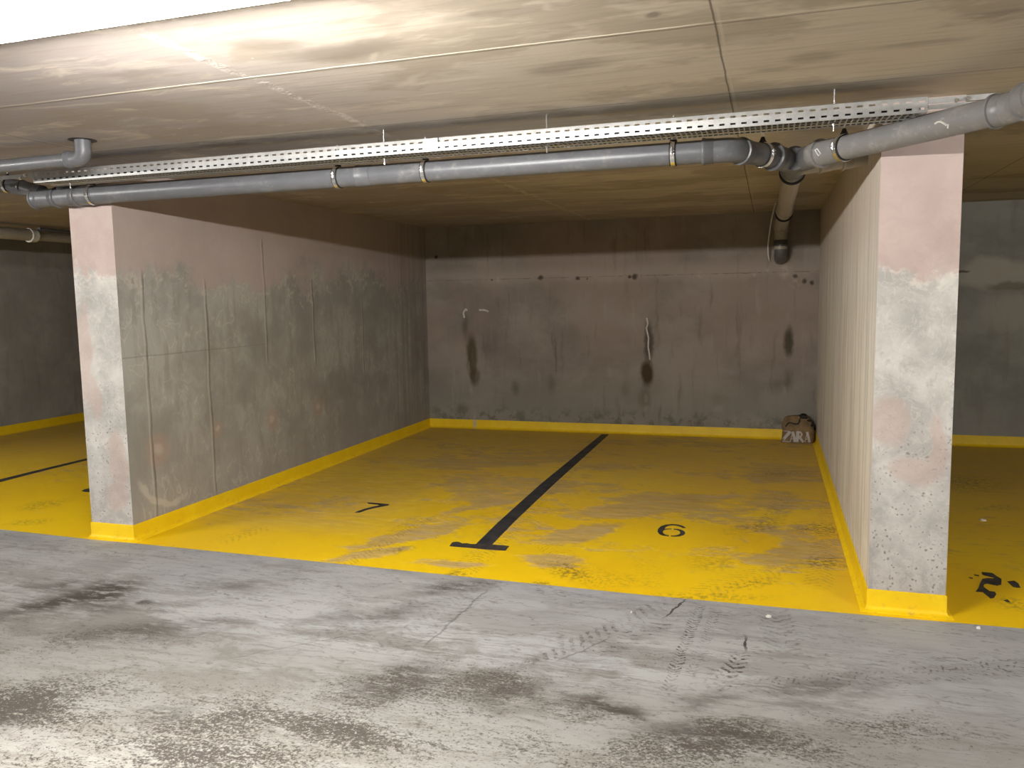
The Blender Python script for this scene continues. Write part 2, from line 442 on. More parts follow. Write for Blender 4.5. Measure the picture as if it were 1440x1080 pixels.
def mat_pier_front(name, pinkz, patches):
    M = Mat(name)
    P = M.P
    X, Y, Z = M.xyz()[:3]
    Pw = M.warp(P, 0.16, 4, 4)
    Pf = M.warp(P, 0.05, 12, 3)
    n1 = M.noise(Pw, 4.0, 5, .62)
    n2 = M.noise(Pf, 16, 5, .7)
    n3 = M.noise(Pf, 48, 3, .7)
    col = M.mix(M.mr(n1, .35, .66), (.42, .40, .368), (.62, .595, .55))
    col = M.mix(M.mul(M.mr(n2, .54, .68), .45), col, (.36, .34, .305))
    sw = M.noise(M.map(Pw, scale=(1, 1, 1.2)), 5.0, 2, .5, 3.0)
    smear = M.mr(M.math('ABSOLUTE', M.math('SUBTRACT', sw, .5)), .03, .002)
    col = M.mix(M.mul(smear, .25), col, (.74, .71, .65))
    # weathered, pitted foot
    low = M.mr(M.add(Z, M.mul(n1, .4)), 1.0, .35)
    col = M.mix(M.mul(low, .55), col, M.mix(M.mr(n2, .38, .62), (.34, .315, .29), (.55, .51, .475)))
    pits = M.mul(M.mr(M.vor(Pf, 46), .34, .16), M.mul(M.mr(n2, .46, .58), M.mr(Z, 1.3, .6, .12, 1)))
    col = M.mix(M.mul(pits, .75), col, (.20, .185, .165))
    # pinkish plaster
    edge = M.add(Z, M.add(M.mul(M.math('SUBTRACT', M.noise(Pw, 5, 5, .7), .5), .50), M.mul(M.math('SUBTRACT', n2, .5), .20)))
    pink = M.mr(edge, pinkz - .02, pinkz + .05)
    pcol = M.mix(M.mr(n1, .3, .7), (.47, .365, .325), (.56, .445, .40))
    pcol = M.mix(M.mr(Z, pinkz + .1, pinkz + .6, 0, .35), pcol, (.60, .47, .44))
    for c, r, rot in patches:
        pink = M.mx(pink, M.mul(M.blob(Pw, c, (r[0], 1, r[1]), (0, rot, 0), .6), .75))
    col = M.mix(M.mul(pink, .92), col, pcol)
    rim = M.mul(M.mr(M.math('ABSOLUTE', M.math('SUBTRACT', edge, pinkz)), .07, .0), M.mr(n2, .42, .58))
    col = M.mix(M.mul(rim, .5), col, (.76, .71, .64))
    return M.done(col, .85, M.add(M.mul(n2, .7), M.add(M.mul(n3, .25), M.mul(pits, -.6))), .008, .45, 0, .25)


def mat_wall_right_side():
    M = Mat('board_marked_concrete')
    P = M.P
    X, Y, Z = M.xyz()[:3]
    Pf = M.warp(P, 0.10, 5, 4)
    st = M.noise(M.map(Pf, scale=(1, 7, .35)), 3, 5, .65)
    st2 = M.noise(M.map(Pf, loc=(0, 4, 0), scale=(1, 8, .4)), 3, 5, .7)
    n = M.noise(P, 3, 5, .6)
    col = M.mix(M.mr(st, .36, .64), (.60, .555, .49), (.78, .735, .655))
    col = M.mix(M.mul(M.mr(st2, .52, .68), .55), col, (.43, .36, .285))
    col = M.mix(M.mul(M.mr(st2, .42, .30), .4), col, (.78, .74, .655))
    col = M.mix(M.mul(M.mr(Z, .9, .1), M.mul(M.mr(n, .4, .65), .5)), col, (.58, .47, .42))
    top = M.mr(M.add(Z, M.mul(st, .5)), 1.95, 2.3)
    col = M.mix(M.mul(top, .6), col, (.60, .50, .43))
    for y in (4.62, 6.3, 7.9):
        col = M.mix(M.mul(M.line(M.add(Y, M.mul(M.math('SUBTRACT', n, .5), .03)), y, .010), .5), col, (.22, .185, .14))
    edge = M.mr(Y, 4.26, 4.232)
    col = M.mix(M.mul(edge, .5), col, (.72, .64, .57))
    return M.done(col, .85, M.add(st, M.mul(st2, .7)), .008, .35, 0, .25)


def mat_back():
    M = Mat('stained_back_wall_concrete')
    P = M.P
    X, Y, Z = M.xyz()[:3]
    Pw = M.warp(P, 0.22, 2.4, 4)
    Pf = M.warp(P, 0.06, 8, 3)
    n1 = M.noise(M.map(Pw, scale=(.8, 1, 1.2)), 1.7, 5, .62)
    n2 = M.noise(M.map(Pf, scale=(4, 1, .45)), 2.6, 5, .65)
    n3 = M.noise(Pf, 9, 5, .7)
    col = M.mix(M.mr(n1, .35, .65), (.25, .215, .187), (.345, .302, .264))
    pinkf = M.mr(M.noise(M.map(P, loc=(3, 0, 1)), .9, 4, .6), .42, .60)
    col = M.mix(M.mul(M.mul(pinkf, M.mr(Z, .5, 1.3)), .7), col, (.35, .265, .23))
    col = M.mix(M.mul(M.mr(Z, .8, .25), .6), col, (.28, .268, .228))
    col = M.mix(M.mul(M.mr(n2, .55, .72), .45), col, (.155, .125, .10))
    col = M.mix(M.mul(M.mr(n2, .42, .28), .3), col, (.43, .38, .325))
    # pale smoothed strip at the pour joint
    zj = on(760, 391, 1, YB).z
    col = M.mix(M.mul(M.mr(M.math('ABSOLUTE', M.math('SUBTRACT', M.add(Z, M.mul(M.math('SUBTRACT', n1, .5), .2)), zj + .02)), .14, .0), .45), col, (.46, .385, .33))
    col = M.mix(M.mul(M.line(M.add(Z, M.mul(M.math('SUBTRACT', n3, .5), .03)), zj, .008), M.mul(M.mr(n3, .4, .6), .6)), col, (.12, .095, .075))
    for a, b, r in [(692, 394, .018), (760, 391, .045), (812, 391, .034), (826, 392, .015), (893, 389, .045), (886, 389, .03), (1131, 395, .04), (1118, 388, .03), (1142, 398, .03), (613, 362, .03)]:
        col = M.mix(M.mul(M.blob(Pf, on(a, b, 1, YB), (r, 1, r), inner=.3), .9), col, (.065, .048, .036))
    for a, b, r in [(700, 393, .05), (985, 386, .05), (1060, 387, .03), (1105, 382, .10), (1120, 398, .10), (1080, 380, .05)]:
        col = M.mix(M.mul(M.mul(M.blob(Pf, on(a, b, 1, YB), (r, 1, r), inner=.2), M.mr(n3, .42, .58)), .65), col, (.52, .45, .39))
    # water runs
    for a, b, rx, rz, k, c in [
            (664, 500, .07, .36, .8, (.105, .082, .05)), (655, 460, .05, .22, .6, (.12, .10, .08)), (668, 530, .07, .14, .7, (.085, .06, .032)),
            (690, 490, .16, .30, .5, (.15, .12, .115)), (912, 480, .055, .30, .75, (.10, .08, .065)), (910, 525, .075, .20, .85, (.075, .052, .03)),
            (907, 560, .07, .22, .6, (.13, .105, .075)), (1109, 480, .055, .22, .9, (.085, .07, .045)), (1108, 535, .06, .18, .6, (.12, .10, .085)),
            (725, 545, .06, .14, .6, (.12, .10, .075)), (775, 540, .06, .16, .45, (.14, .115, .09)), (1095, 540, .10, .16, .4, (.14, .12, .09)),
            (650, 575, .10, .12, .6, (.12, .11, .075)), (880, 545, .06, .2, .3, (.14, .115, .09)), (1010, 560, .12, .1, .3, (.15, .13, .1)), (782, 500, .015, .4, .5, (.12, .1, .08))]:
        w = M.blob(Pf, on(a, b, 1, YB), (rx * 1.35, 1, rz), inner=.40 if k >= .7 else .0)
        col = M.mix(M.math('MULTIPLY', M.mul(w, M.mr(n2, .25, .55, .6, 1.)), k * 1.2, True), col, c)
    for a, b, rx, rz, k in [(668, 590, .035, .14, .8), (663, 550, .05, .10, .45), (660, 515, .02, .1, .4), (908, 560, .04, .09, .4), (908, 575, .05, .06, .4), (725, 580, .04, .05, .5), (637, 560, .012, .3, .4),
                            (1010, 575, .10, .06, .35), (1065, 592, .10, .07, .4), (1103, 550, .03, .08, .35)]:
        w = M.blob(Pf, on(a, b, 1, YB), (rx, 1, rz), inner=.2)
        col = M.mix(M.mul(M.mul(w, M.mr(n3, .35, .6, .3, 1.)), k), col, (.44, .40, .34))
    # damp blotches at the base
    col = M.mix(M.mul(M.mul(M.mr(Z, .34, .16), M.mr(n3, .46, .62)), .55), col, (.10, .09, .07))
    # dark green-grey concrete of the bay on the right, with one pale repaired patch
    rb = M.mr(X, .8, .9)
    rcol = M.mix(M.mr(n1, .35, .65), (.25, .245, .22), (.34, .335, .30))
    rcol = M.mix(M.mul(M.mr(n2, .5, .7), .4), rcol, (.22, .20, .165))
    rcol = M.mix(M.mul(M.blob(Pw, on(1405, 385, 1, YB), (.42, 1, .20), inner=.6), .6), rcol, (.52, .48, .405))
    rcol = M.mix(M.mul(M.blob(Pw, on(1420, 402, 1, YB), (.28, 1, .07), inner=.4), .7), rcol, (.17, .15, .12))
    rcol = M.mix(M.mul(M.blob(Pf, on(1350, 381, 1, YB), (.12, 1, .02), inner=.4), .8), rcol, (.07, .06, .05))
    rcol = M.mix(M.mul(M.blob(Pw, on(1415, 440, 1, YB), (.3, 1, .25), inner=.5), .35), rcol, (.46, .42, .355))
    rcol = M.mix(M.mul(M.mr(Z, .55, .1), .3), rcol, (.44, .42, .38))
    col = M.mix(rb, col, rcol)
    return M.done(col, .85, M.add(M.mul(n3, .6), M.mul(n2, .5)), .008, .35, 0, .25)


def mat_plain_concrete(name, a, b):
    M = Mat(name)
    n1 = M.noise(M.warp(M.P, .25, 2, 4), 1.5, 5, .6)
    n2 = M.noise(M.map(M.P, scale=(3, 3, .5)), 3, 5, .65)
    n3 = M.noise(scale=14, detail=5, rough=.7)
    col = M.mix(M.mr(n1, .35, .65), a, b)
    col = M.mix(M.mul(M.mr(n2, .52, .7), .35), col, tuple(c * .65 for c in a))
    return M.done(col, .85, n3, .006, .35, 0, .25)


def mat_baseboard():
    M = Mat('yellow_skirting_paint')
    n = M.noise(M.warp(M.P, .1, 6, 3), 6, 5, .65)
    n2 = M.noise(scale=30, detail=4, rough=.7)
    Z = M.xyz()[2]
    col = M.mix(M.mr(n, .35, .7), (.92, .60, .004), (.97, .67, .008))
    col = M.mix(M.mul(M.mul(M.mr(n2, .56, .68), M.mr(Z, .05, .0, .25, 1)), .5), col, (.42, .30, .12))
    c = on(668, 594, 1, YB)
    col = M.mix(M.mul(M.blob(M.P, (c.x, YB, .07), (.03, .2, .09), inner=.5), .75), col, (.55, .47, .40))
    return M.done(col, .5, n2, .002, .25, 0, .4)


def mat_pipe(name, base, dust):
    M = Mat(name)
    n = M.noise(M.warp(M.P, .06, 9, 3), 9, 5, .65)
    n2 = M.noise(scale=42, detail=4, rough=.7)
    col = M.mix(M.mr(n, .3, .7), tuple(c * .93 for c in base), tuple(c * 1.06 for c in base))
    col = M.mix(M.mul(M.mr(n, .52, .70), dust), col, (.30, .28, .26))
    col = M.mix(M.mul(M.mr(n2, .60, .72), dust * .8), col, (.38, .36, .34))
    return M.done(col, M.mr(n, .3, .75, .34, .34 + .3 * dust), n2, .001, .1, 0, .5)


MAT = dict(
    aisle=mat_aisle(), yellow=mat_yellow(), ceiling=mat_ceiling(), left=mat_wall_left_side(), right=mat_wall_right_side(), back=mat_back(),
    pierL=mat_pier_front('mottled_pier_plaster', 1.78, [
        ((XLA + .05, YP, 1.25), (.085, .42), .0), ((XLA + .10, YP, .98), (.06, .2), 0), ((XLB - .09, YP, .55), (.09, .26), 0), ((XLB - .12, YP, .3), (.12, .12), 0)]),
    pierR=mat_pier_front('worn_pier_plaster', 1.66, [((XRA + .07, YP, .95), (.10, .13), 0), ((XRA + .2, YP, .72), (.13, .10), .3), ((XRB - .06, YP, .85), (.05, .2), 0)]),
    dim=mat_plain_concrete('brown_wall_concrete', (.30, .285, .265), (.40, .38, .355)),
    plain=mat_plain_concrete('plain_wall_concrete', (.16, .15, .14), (.20, .19, .18)),
    base=mat_baseboard(),
    pvc=mat_pipe('grey_plastic', (.118, .12, .128), .3),
    dusty=mat_pipe('dusty_grey_plastic', (.205, .20, .197), .9),
    dimpipe=mat_pipe('beige_grey_plastic', (.36, .32, .26), .4),
    darkpipe=mat_pipe('dark_grey_plastic', (.10, .10, .10), .2),
    galv=simple('galvanised_steel', (.43, .43, .42), .45, .45, .10, 30),
    steel=simple('zinc_plated_steel', (.78, .78, .77), .22, .95, .08, 30),
    rubber=simple('black_rubber', (.018, .018, .018), .7),
    blackmetal=simple('black_steel', (.02, .02, .022), .5, .3),
    paint=simple('black_floor_paint', (.035, .035, .038), .62, 0, .55, 9),
    wornpaint=simple('worn_black_paint', (.05, .042, .036), .7, 0, .5, 20),
    housing=simple('white_lamp_housing', (.75, .75, .73), .4),
    paper=simple('white_paper', (.78, .75, .70), .8, 0, .08),
    kraft=simple('brown_kraft_paper', (.22, .145, .07), .75, 0, .25, 16),
    bagprint=simple('white_print', (.55, .50, .48), .7, 0, .05),
    blackstuff=simple('black_cord', (.012, .011, .012), .6),
    whiteplastic=simple('white_plastic', (.72, .71, .68), .45, 0, .05),
    sealant=simple('white_sealant', (.66, .64, .60), .35, 0, .1, 30),
)


def mat_lamp(name, strength):
    M = Mat(name)
    M.done((.9, .9, .9), .4)
    M.b.inputs['Emission Color'].default_value = (1.0, .975, .935, 1)
    M.b.inputs['Emission Strength'].default_value = strength
    return M.m


MAT['lamp_mid'] = mat_lamp('bright_lamp_tube', 990)
MAT['lamp_left'] = mat_lamp('lamp_tube', 560)
MAT['lamp_right'] = mat_lamp('aged_lamp_tube', 455)

# ------------------------------------------------------------------ object helpers
OFF = {}


def empty(name, loc, label, cat, group=None):
    o = bpy.data.objects.new(name, None)
    o.empty_display_size = .05
    COL.objects.link(o)
    o.location = loc
    OFF[o.name] = Vector(loc)
    tag(o, label, cat, group)
    return o


def tag(o, label, cat, group=None):
    o['label'] = label
    o['category'] = cat
    if group:
        o['group'] = group
    return o


def obj(name, bm, mats, parent=None, loc=None, smooth=None, kind=None):
    """link a bmesh (built in world coordinates) as one mesh object"""
    off = OFF[parent.name] if parent is not None else (Vector(loc) if loc is not None else Vector())
    if off.length:
        bmesh.ops.translate(bm, verts=bm.verts, vec=-off)
    me = bpy.data.meshes.new(name)
    bm.normal_update()
    bm.to_mesh(me)
    bm.free()
    for mm in (mats if isinstance(mats, (list, tuple)) else [mats]):
        me.materials.append(mm)
    if smooth is not None:
        for p in me.polygons:
            p.use_smooth = True
        me.set_sharp_from_angle(angle=math.radians(smooth))
    o = bpy.data.objects.new(name, me)
    COL.objects.link(o)
    OFF[o.name] = Vector(off)
    if parent is not None:
        o.parent = parent
    elif loc is not None:
        o.location = loc
    if kind:
        o['kind'] = kind
    return o


def box(bm, lo, hi, mi=0):
    lo, hi = Vector(lo), Vector(hi)
    v = [bm.verts.new((x, y, z)) for z in (lo.z, hi.z) for y in (lo.y, hi.y) for x in (lo.x, hi.x)]
    fs = []
    for f in ((0, 2, 3, 1), (4, 5, 7, 6), (0, 1, 5, 4), (2, 6, 7, 3), (0, 4, 6, 2), (1, 3, 7, 5)):
        q = bm.faces.new([v[i] for i in f])
        q.material_index = mi
        fs.append(q)
    return fs  # bottom, top, -Y, +Y, -X, +X


def frames(pts):
    T = []
    for i in range(len(pts)):
        a = pts[max(0, i - 1)]
        b = pts[min(len(pts) - 1, i + 1)]
        T.append((b - a).normalized())
    ref = Vector((0, 0, 1)) if abs(T[0].z) < .9 else Vector((0, 1, 0))
    n = (ref - T[0] * ref.dot(T[0])).normalized()
    out = []
    for t in T:
        n = (n - t * n.dot(t)).normalized()
        out.append((t, n, t.cross(n)))
    return out


def tube(bm, pts, r, seg=28, caps=True, mi=0):
    """sweep a circle along pts; r is one radius or one per point"""
    pts = [Vector(p) for p in pts]
    fr = frames(pts)
    rings = []
    for i, (p, (t, n, b)) in enumerate(zip(pts, fr)):
        rr = r[i] if isinstance(r, (list, tuple)) else r
        rings.append([bm.verts.new(p + (n * math.cos(2 * math.pi * k / seg) + b * math.sin(2 * math.pi * k / seg)) * rr) for k in range(seg)])
    for a, b in zip(rings, rings[1:]):
        for k in range(seg):
            q = bm.faces.new((a[k], a[(k + 1) % seg], b[(k + 1) % seg], b[k]))
            q.material_index = mi
    if caps:
        bm.faces.new(rings[0][::-1]).material_index = mi
        bm.faces.new(rings[-1]).material_index = mi
    return rings


def bend(pts, rad, n=8):
    """polyline with its inner corners rounded to radius rad"""
    pts = [Vector(p) for p in pts]
    out = [pts[0]]
    for i in range(1, len(pts) - 1):
        a, p, b = pts[i - 1], pts[i], pts[i + 1]
        u, v = (a - p).normalized(), (b - p).normalized()
        ang = u.angle(v)
        d = min(rad / math.tan(ang / 2), (a - p).length * .49, (b - p).length * .49)
        s, e = p + u * d, p + v * d
        for k in range(n + 1):
            t = k / n
            out.append((1 - t) ** 2 * s + 2 * t * (1 - t) * p + t * t * e)
    out.append(pts[-1])
    return out


def sleeve(bm, p, d, L, r, lip=.006, seg=28, both=False):
    """socket: a slightly wider sleeve of length L from p along d with a rounded bead at its mouth"""
    p, d = Vector(p), Vector(d).normalized()
    prof = [(0, r - .004), (.0005, r + .002), (.004, r + lip), (.014, r + lip), (.018, r + .003), (L - .004, r + .002), (L, r - .003)]
    if both:
        prof = prof[:5] + [(L - .018, r + .003), (L - .014, r + lip), (L - .004, r + lip), (L - .0005, r + .002), (L, r - .004)]
    tube(bm, [p + d * t for t, _ in prof], [q for _, q in prof], seg)


def prism(bm, outline, z0, z1, mi=0):
    """extrude a floor outline (list of xy) from z0 to z1"""
    a = [bm.verts.new((p[0], p[1], z0)) for p in outline]
    b = [bm.verts.new((p[0], p[1], z1)) for p in outline]
    n = len(a)
    area = sum(outline[i][0] * outline[(i + 1) % n][1] - outline[(i + 1) % n][0] * outline[i][1] for i in range(n))
    if area < 0:
        a, b = a[::-1], b[::-1]
    bm.faces.new(b).material_index = mi
    bm.faces.new(a[::-1]).material_index = mi
    for i in range(n):
        bm.faces.new((a[i], a[(i + 1) % n], b[(i + 1) % n], b[i])).material_index = mi
    bm.normal_update()
    bmesh.ops.triangulate(bm, faces=[f for f in bm.faces if len(f.verts) > 4], ngon_method='EAR_CLIP')


# ------------------------------------------------------------------ the setting
border = [fl(*q) for q in ((2, 744.5), (128, 758.5), (190, 764), (430, 788), (680, 813.5), (900, 836), (1140, 858), (1220, 865), (1440, 884))]
bl = [(X0, border[0].y)] + [(p.x, p.y) for p in border] + [(X1, border[-1].y)]
bm = bmesh.new()
for (xa, ya), (xb, yb) in zip(bl, bl[1:]):
    for (l0, l1, mi) in ((None, 'b', 0), ('b', None, 1)):
        if mi == 0:
            q = [(xa, Y0, 0), (xb, Y0, 0), (xb, yb, 0), (xa, ya, 0)]
        else:
            q = [(xa, ya, 0), (xb, yb, 0), (xb, YB, 0), (xa, YB, 0)]
        bm.faces.new([bm.verts.new(v) for v in q]).material_index = mi
bmesh.ops.remove_doubles(bm, verts=bm.verts, dist=1e-4)
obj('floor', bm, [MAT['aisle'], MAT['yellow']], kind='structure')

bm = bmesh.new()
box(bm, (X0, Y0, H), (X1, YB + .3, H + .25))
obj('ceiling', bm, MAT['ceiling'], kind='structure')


def wall(name, lo, hi, mats, faces=None):
    bm = bmesh.new()
    fs = box(bm, lo, hi)
    for k, mi in (faces or {}).items():
        fs[k].material_index = mi
    return obj(name, bm, mats, kind='structure')


wall('wall_left', (XLA, YP, 0), (XLB, YB, H), [MAT['left'], MAT['pierL'], MAT['dim']], {2: 1, 4: 2})
wall('wall_right', (XRA, YP, 0), (XRB, YB, H), [MAT['right'], MAT['pierR'], MAT['plain']], {2: 1, 5: 2})
wall('wall_back', (X0, YB, 0), (X1, YB + .3, H), [MAT['back']])
wall('wall_far_left', (XFL - .35, YP, 0), (XFL, YB, H), [MAT['dim'], MAT['plain']], {2: 1})
wall('wall_far_right', (XFR, YP, 0), (XFR + .35, YB, H), [MAT['plain']])
wall('wall_front', (X0, Y0 - .3, 0), (X1, Y0, H), [MAT['plain']])
wall('wall_end_left', (X0 - .3, Y0, 0), (X0, YB, H), [MAT['plain']])
wall('wall_end_right', (X1, Y0, 0), (X1 + .3, YB, H), [MAT['plain']])


def skirting(name, path, closed_side=1):
    """sweep the coved skirting profile along a floor path; offset to the right of travel"""
    prof = [(0.0, HB), (.0045, HB - .001), (.006, HB - .006), (.006, .030), (.010, .016), (.020, .006), (.034, .0012), (.036, 0.0)]
    pts = [Vector((x, y)) for x, y in path]
    offs = []
    for i, p in enumerate(pts):
        ns = []
        for a, b in ((i - 1, i), (i, i + 1)):
            if a >= 0 and b < len(pts):
                d = (pts[b] - pts[a]).normalized()
                ns.append(Vector((d.y, -d.x)))
        n = sum(ns, Vector((0, 0))) / len(ns)
        offs.append(n / n.length_squared)
    bm = bmesh.new()
    rows = [[bm.verts.new((p.x + o.x * d, p.y + o.y * d, z)) for d, z in prof] for p, o in zip(pts, offs)]
    for a, b in zip(rows, rows[1:]):
        for k in range(len(prof) - 1):
            bm.faces.new((a[k], a[k + 1], b[k + 1], b[k]))
    bmesh.ops.recalc_face_normals(bm, faces=bm.faces)
    return obj(name, bm, MAT['base'], kind='structure', smooth=40)


skirting('baseboard_left', [(XLB, YB), (XLB, YP), (XLA, YP), (XLA, YB)][::-1], 1)
skirting('baseboard_right', [(XRA, YB), (XRA, YP), (XRB, YP), (XRB, YB)])
skirting('baseboard_back', [(XLB, YB), (XRA, YB)])
skirting('baseboard_back_right', [(XRB, YB), (XFR, YB)])
skirting('baseboard_back_left', [(XFL, YB), (XLA, YB)])
skirting('baseboard_far_left', [(XFL, YP), (XFL, YB)])

# ------------------------------------------------------------------ ceiling lamps (the aisle's row of battens, outer pair added)
LY, LL, LZ = 1.715, 1.5, 2.298


def lamp(x, label, mat):
    t = empty('batten_light', (x, LY, H), label, 'ceiling light', 'batten lights along the aisle')
    bm = bmesh.new()
    prof = [(-.124, 2.337), (-.122, 2.333), (-.03, 2.342), (.03, 2.342), (.122, 2.333), (.124, 2.337), (.05, 2.36), (.035, 2.395), (-.035, 2.395), (-.05, 2.36)]
    rows = [[bm.verts.new((x + s * LL / 2, LY + q, z)) for q, z in prof] for s in (-1, 1)]
    for k in range(len(prof)):
        j = (k + 1) % len(prof)
        bm.faces.new((rows[0][k], rows[0][j], rows[1][j], rows[1][k]))
    bm.faces.new(rows[0])
    bm.faces.new(rows[1][::-1])
    bmesh.ops.recalc_face_normals(bm, faces=bm.faces)
    obj('reflector_housing', bm, MAT['housing'], t)
    bm = bmesh.new()
    n = 8
    tube(bm, [(x - LL / 2 + .03 + (LL - .06) * k / n, LY, LZ) for k in range(n + 1)], .014, 12)
    obj('fluorescent_tube', bm, MAT[mat], t, smooth=60)
    for s in (-1, 1):
        bm = bmesh.new()
        box(bm, (x + s * (LL / 2 - .02) - .012, LY - .016, LZ - .02), (x + s * (LL / 2 - .02) + .012, LY + .016, 2.346))
        obj('lamp_holder', bm, MAT['housing'], t)
    for s in (-1, 1):
        bm = bmesh.new()
        tube(bm, [(x + s * .5, LY, 2.392), (x + s * .5, LY, H)], .012, 12)
        obj('mounting_stud', bm, MAT['steel'], t)


lamp(-1.72, 'lit white batten light under the ceiling in the upper left corner', 'lamp_mid')
for x, s in ((-6.10, 'lit batten light further left along the aisle, in front of the left bay'), (2.75, 'lit batten light to the right, in front of the right bay'),
             (-10.2, 'added unseen batten light at the far left of the aisle, for bounce light'), (6.65, 'added unseen batten light at the far right of the aisle, for bounce light')):  # last two are added out of view to feed bounce light
    lamp(x, s, 'lamp_left' if x < 0 else 'lamp_right')

# ------------------------------------------------------------------ cable tray
TY0, TY1, TZ0, TZ1 = 3.816, 3.982, 2.324, 2.386
TX0, TX1, SPL = -4.235, .61, -1.62


def slotted(bm, x0, x1, pitch, slot, rows, to3d, span, depth=.0015):
    """sheet in (x, s) with rectangular slots; rows = list of (s0, s1); to3d maps (x, s) to a point"""
    n = int((x1 - x0) / pitch)
    xs = [x0]
    cells = []
    for i in range(n):
        c = x0 + (i + .5) * (x1 - x0) / n
        xs += [c - slot / 2, c + slot / 2]
    xs.append(x1)
    ss = sorted({span[0], span[1], *[v for r in rows for v in r]})
    grid = [[bm.verts.new(to3d(x, s)) for s in ss] for x in xs]
    for i in range(len(xs) - 1):
        for j in range(len(ss) - 1):
            hole = i % 2 == 1 and any(abs(ss[j] - a) < 1e-9 and abs(ss[j + 1] - b) < 1e-9 for a, b in rows)
            if not hole:
                bm.faces.new((grid[i][j], grid[i + 1][j], grid[i + 1][j + 1], grid[i][j + 1]))


def side(y, s):
    bm = bmesh.new()
    h = TZ1 - TZ0

    def to3d(x, q):
        # a slight outward crease halfway up
        out = .006 * (1 - abs(q / h - .5) * 2)
        return (x, y - s * out, TZ0 + q)
    slotted(bm, TX0, TX1, .0475, .023, [(.0105, .0185), (.0405, .0485)], to3d, (0, h))
    g = [[bm.verts.new((x, y + s * a, TZ1 + b)) for a, b in ((0, 0), (.004, .003), (.012, .003), (.014, 0))] for x in (TX0, TX1)]
    for k in range(3):
        bm.faces.new((g[0][k], g[1][k], g[1][k + 1], g[0][k + 1]))
    # crease insert so that the fold line reads
    return bm


tray = empty('cable_tray', ((TX0 + TX1) / 2, (TY0 + TY1) / 2, TZ0), 'long perforated galvanised cable tray hung under the ceiling above the grey pipe', 'cable tray')
for y, s, nm in ((TY0, 1, 'side_rail'), (TY1, -1, 'side_rail')):
    o = obj(nm, side(y, s), MAT['galv'], tray)
    md = o.modifiers.new('thickness', 'SOLIDIFY')
    md.thickness = .0016
    md.offset = 0
bm = bmesh.new()
W = TY1 - TY0
slotted(bm, TX0, TX1, .0237, .0165, [(.010, .044), (.052, .080), (.088, .115), (.124, .156)], lambda x, s: (x, TY0 + s, TZ0 + (.004 if .045 < s < .12 else 0)), (0, W))
o = obj('slotted_base', bm, MAT['galv'], tray)
md = o.modifiers.new('thickness', 'SOLIDIFY')
md.thickness = .0016
bm = bmesh.new()
box(bm, (SPL - .055, TY0 - .0055, TZ0 + .006), (SPL + .02, TY0 - .003, TZ1 - .004))
obj('splice_plate', bm, MAT['galv'], tray)
for dx, dz in ((-.03, .015), (.002, .015), (-.03, .045), (.002, .045)):
    bm = bmesh.new()
    tube(bm, [(SPL + dx, TY0 - .0055, TZ0 + dz), (SPL + dx, TY0 - .012, TZ0 + dz)], .0055, 6)
    obj('bolt', bm, MAT['steel'], tray)
bm = bmesh.new()
box(bm, (SPL + .021, TY0 - .006, TZ0 + .04), (SPL + .026, TY0 - .004, TZ1 + .002))
obj('joint_edge', bm, MAT['blackmetal'], tray)


def connector(x0, x1, label, bolts):
    t = empty('tray_connector', ((x0 + x1) / 2, TY0, TZ0), label, 'bracket')
    for z0, z1 in ((TZ0 + .032, TZ1 - .010),):
        bm = bmesh.new()
        box(bm, (x0, TY0 - .002, z0), (x1, TY0 + .002, z1))
        box(bm, (x0, TY0 - .002, z1), (x1, TY0 + .012, z1 + .002))
        obj('strip', bm, MAT['galv'], t)
    bm = bmesh.new()
    box(bm, (x0, TY0 - .001, TZ0 + .008), (x1 if x0 > 0 else x0 + .16, TY0 + .002, TZ0 + .028))
    obj('lower_strip', bm, MAT['galv'], t)
    for bx, bz in bolts:
        bm = bmesh.new()
        tube(bm, [(bx, TY0 - .001, bz), (bx, TY0 - .008, bz)], .010, 6)
        tube(bm, [(bx, TY0 - .008, bz), (bx, TY0 - .016, bz)], .0055, 10)
        obj('bolt', bm, MAT['steel'], t)


connector(TX1 + .001, .86, 'plain steel strip carrying the cable tray past the right pier', [(.715, TZ0 + .036), (.755, TZ0 + .040)])
connector(-5.2, TX0 - .001, 'bright steel strip carrying the cable tray on past the left pier', [(-4.29, TZ0 + .045), (-4.33, TZ0 + .030)])

for px, lab in ((540, 'thin threaded rod holding the cable tray near the two left clamps'), (769, 'thin threaded rod holding the middle of the cable tray'),
                (1173, 'thin threaded rod holding the cable tray above the pipe junction'), (98, 'thin threaded rod holding the left end of the cable tray')):
    c = on(px, 200, 1, (TY0 + TY1) / 2)
    x = on(px, {540: 205, 769: 190, 1173: 150, 98: 250}[px], 1, 3.900).x
    t = empty('hanger_rod', (x, 3.900, H), lab, 'rod', 'rods holding the cable tray')
    bm = bmesh.new()
    tube(bm, [(x, 3.900, H), (x, 3.900, TZ0 - .035)], .004, 10)
    obj('rod', bm, MAT['steel'], t)
    bm = bmesh.new()
    tube(bm, [(x, 3.900, TZ0 - .010), (x, 3.900, TZ0 - .002)], .009, 6)
    obj('nut', bm, MAT['steel'], t)

bm = bmesh.new()  # cables added so that the tray's slots read dark
for y, r in ((TY0 + .030, .016), (TY0 + .066, .019), (TY0 + .108, .016), (TY0 + .138, .014)):
    tube(bm, [(TX0 + .05, y, TZ0 + r + .006), (-1.6, y + .004, TZ0 + r + .006), (TX1 - .05, y, TZ0 + r + .006)], r, 10)
tag(obj('added_cables', bm, MAT['blackstuff'], loc=((TX0 + TX1) / 2, TY0 + .08, TZ0), smooth=60), 'dark cables added inside the perforated tray to darken its slots', 'cable')

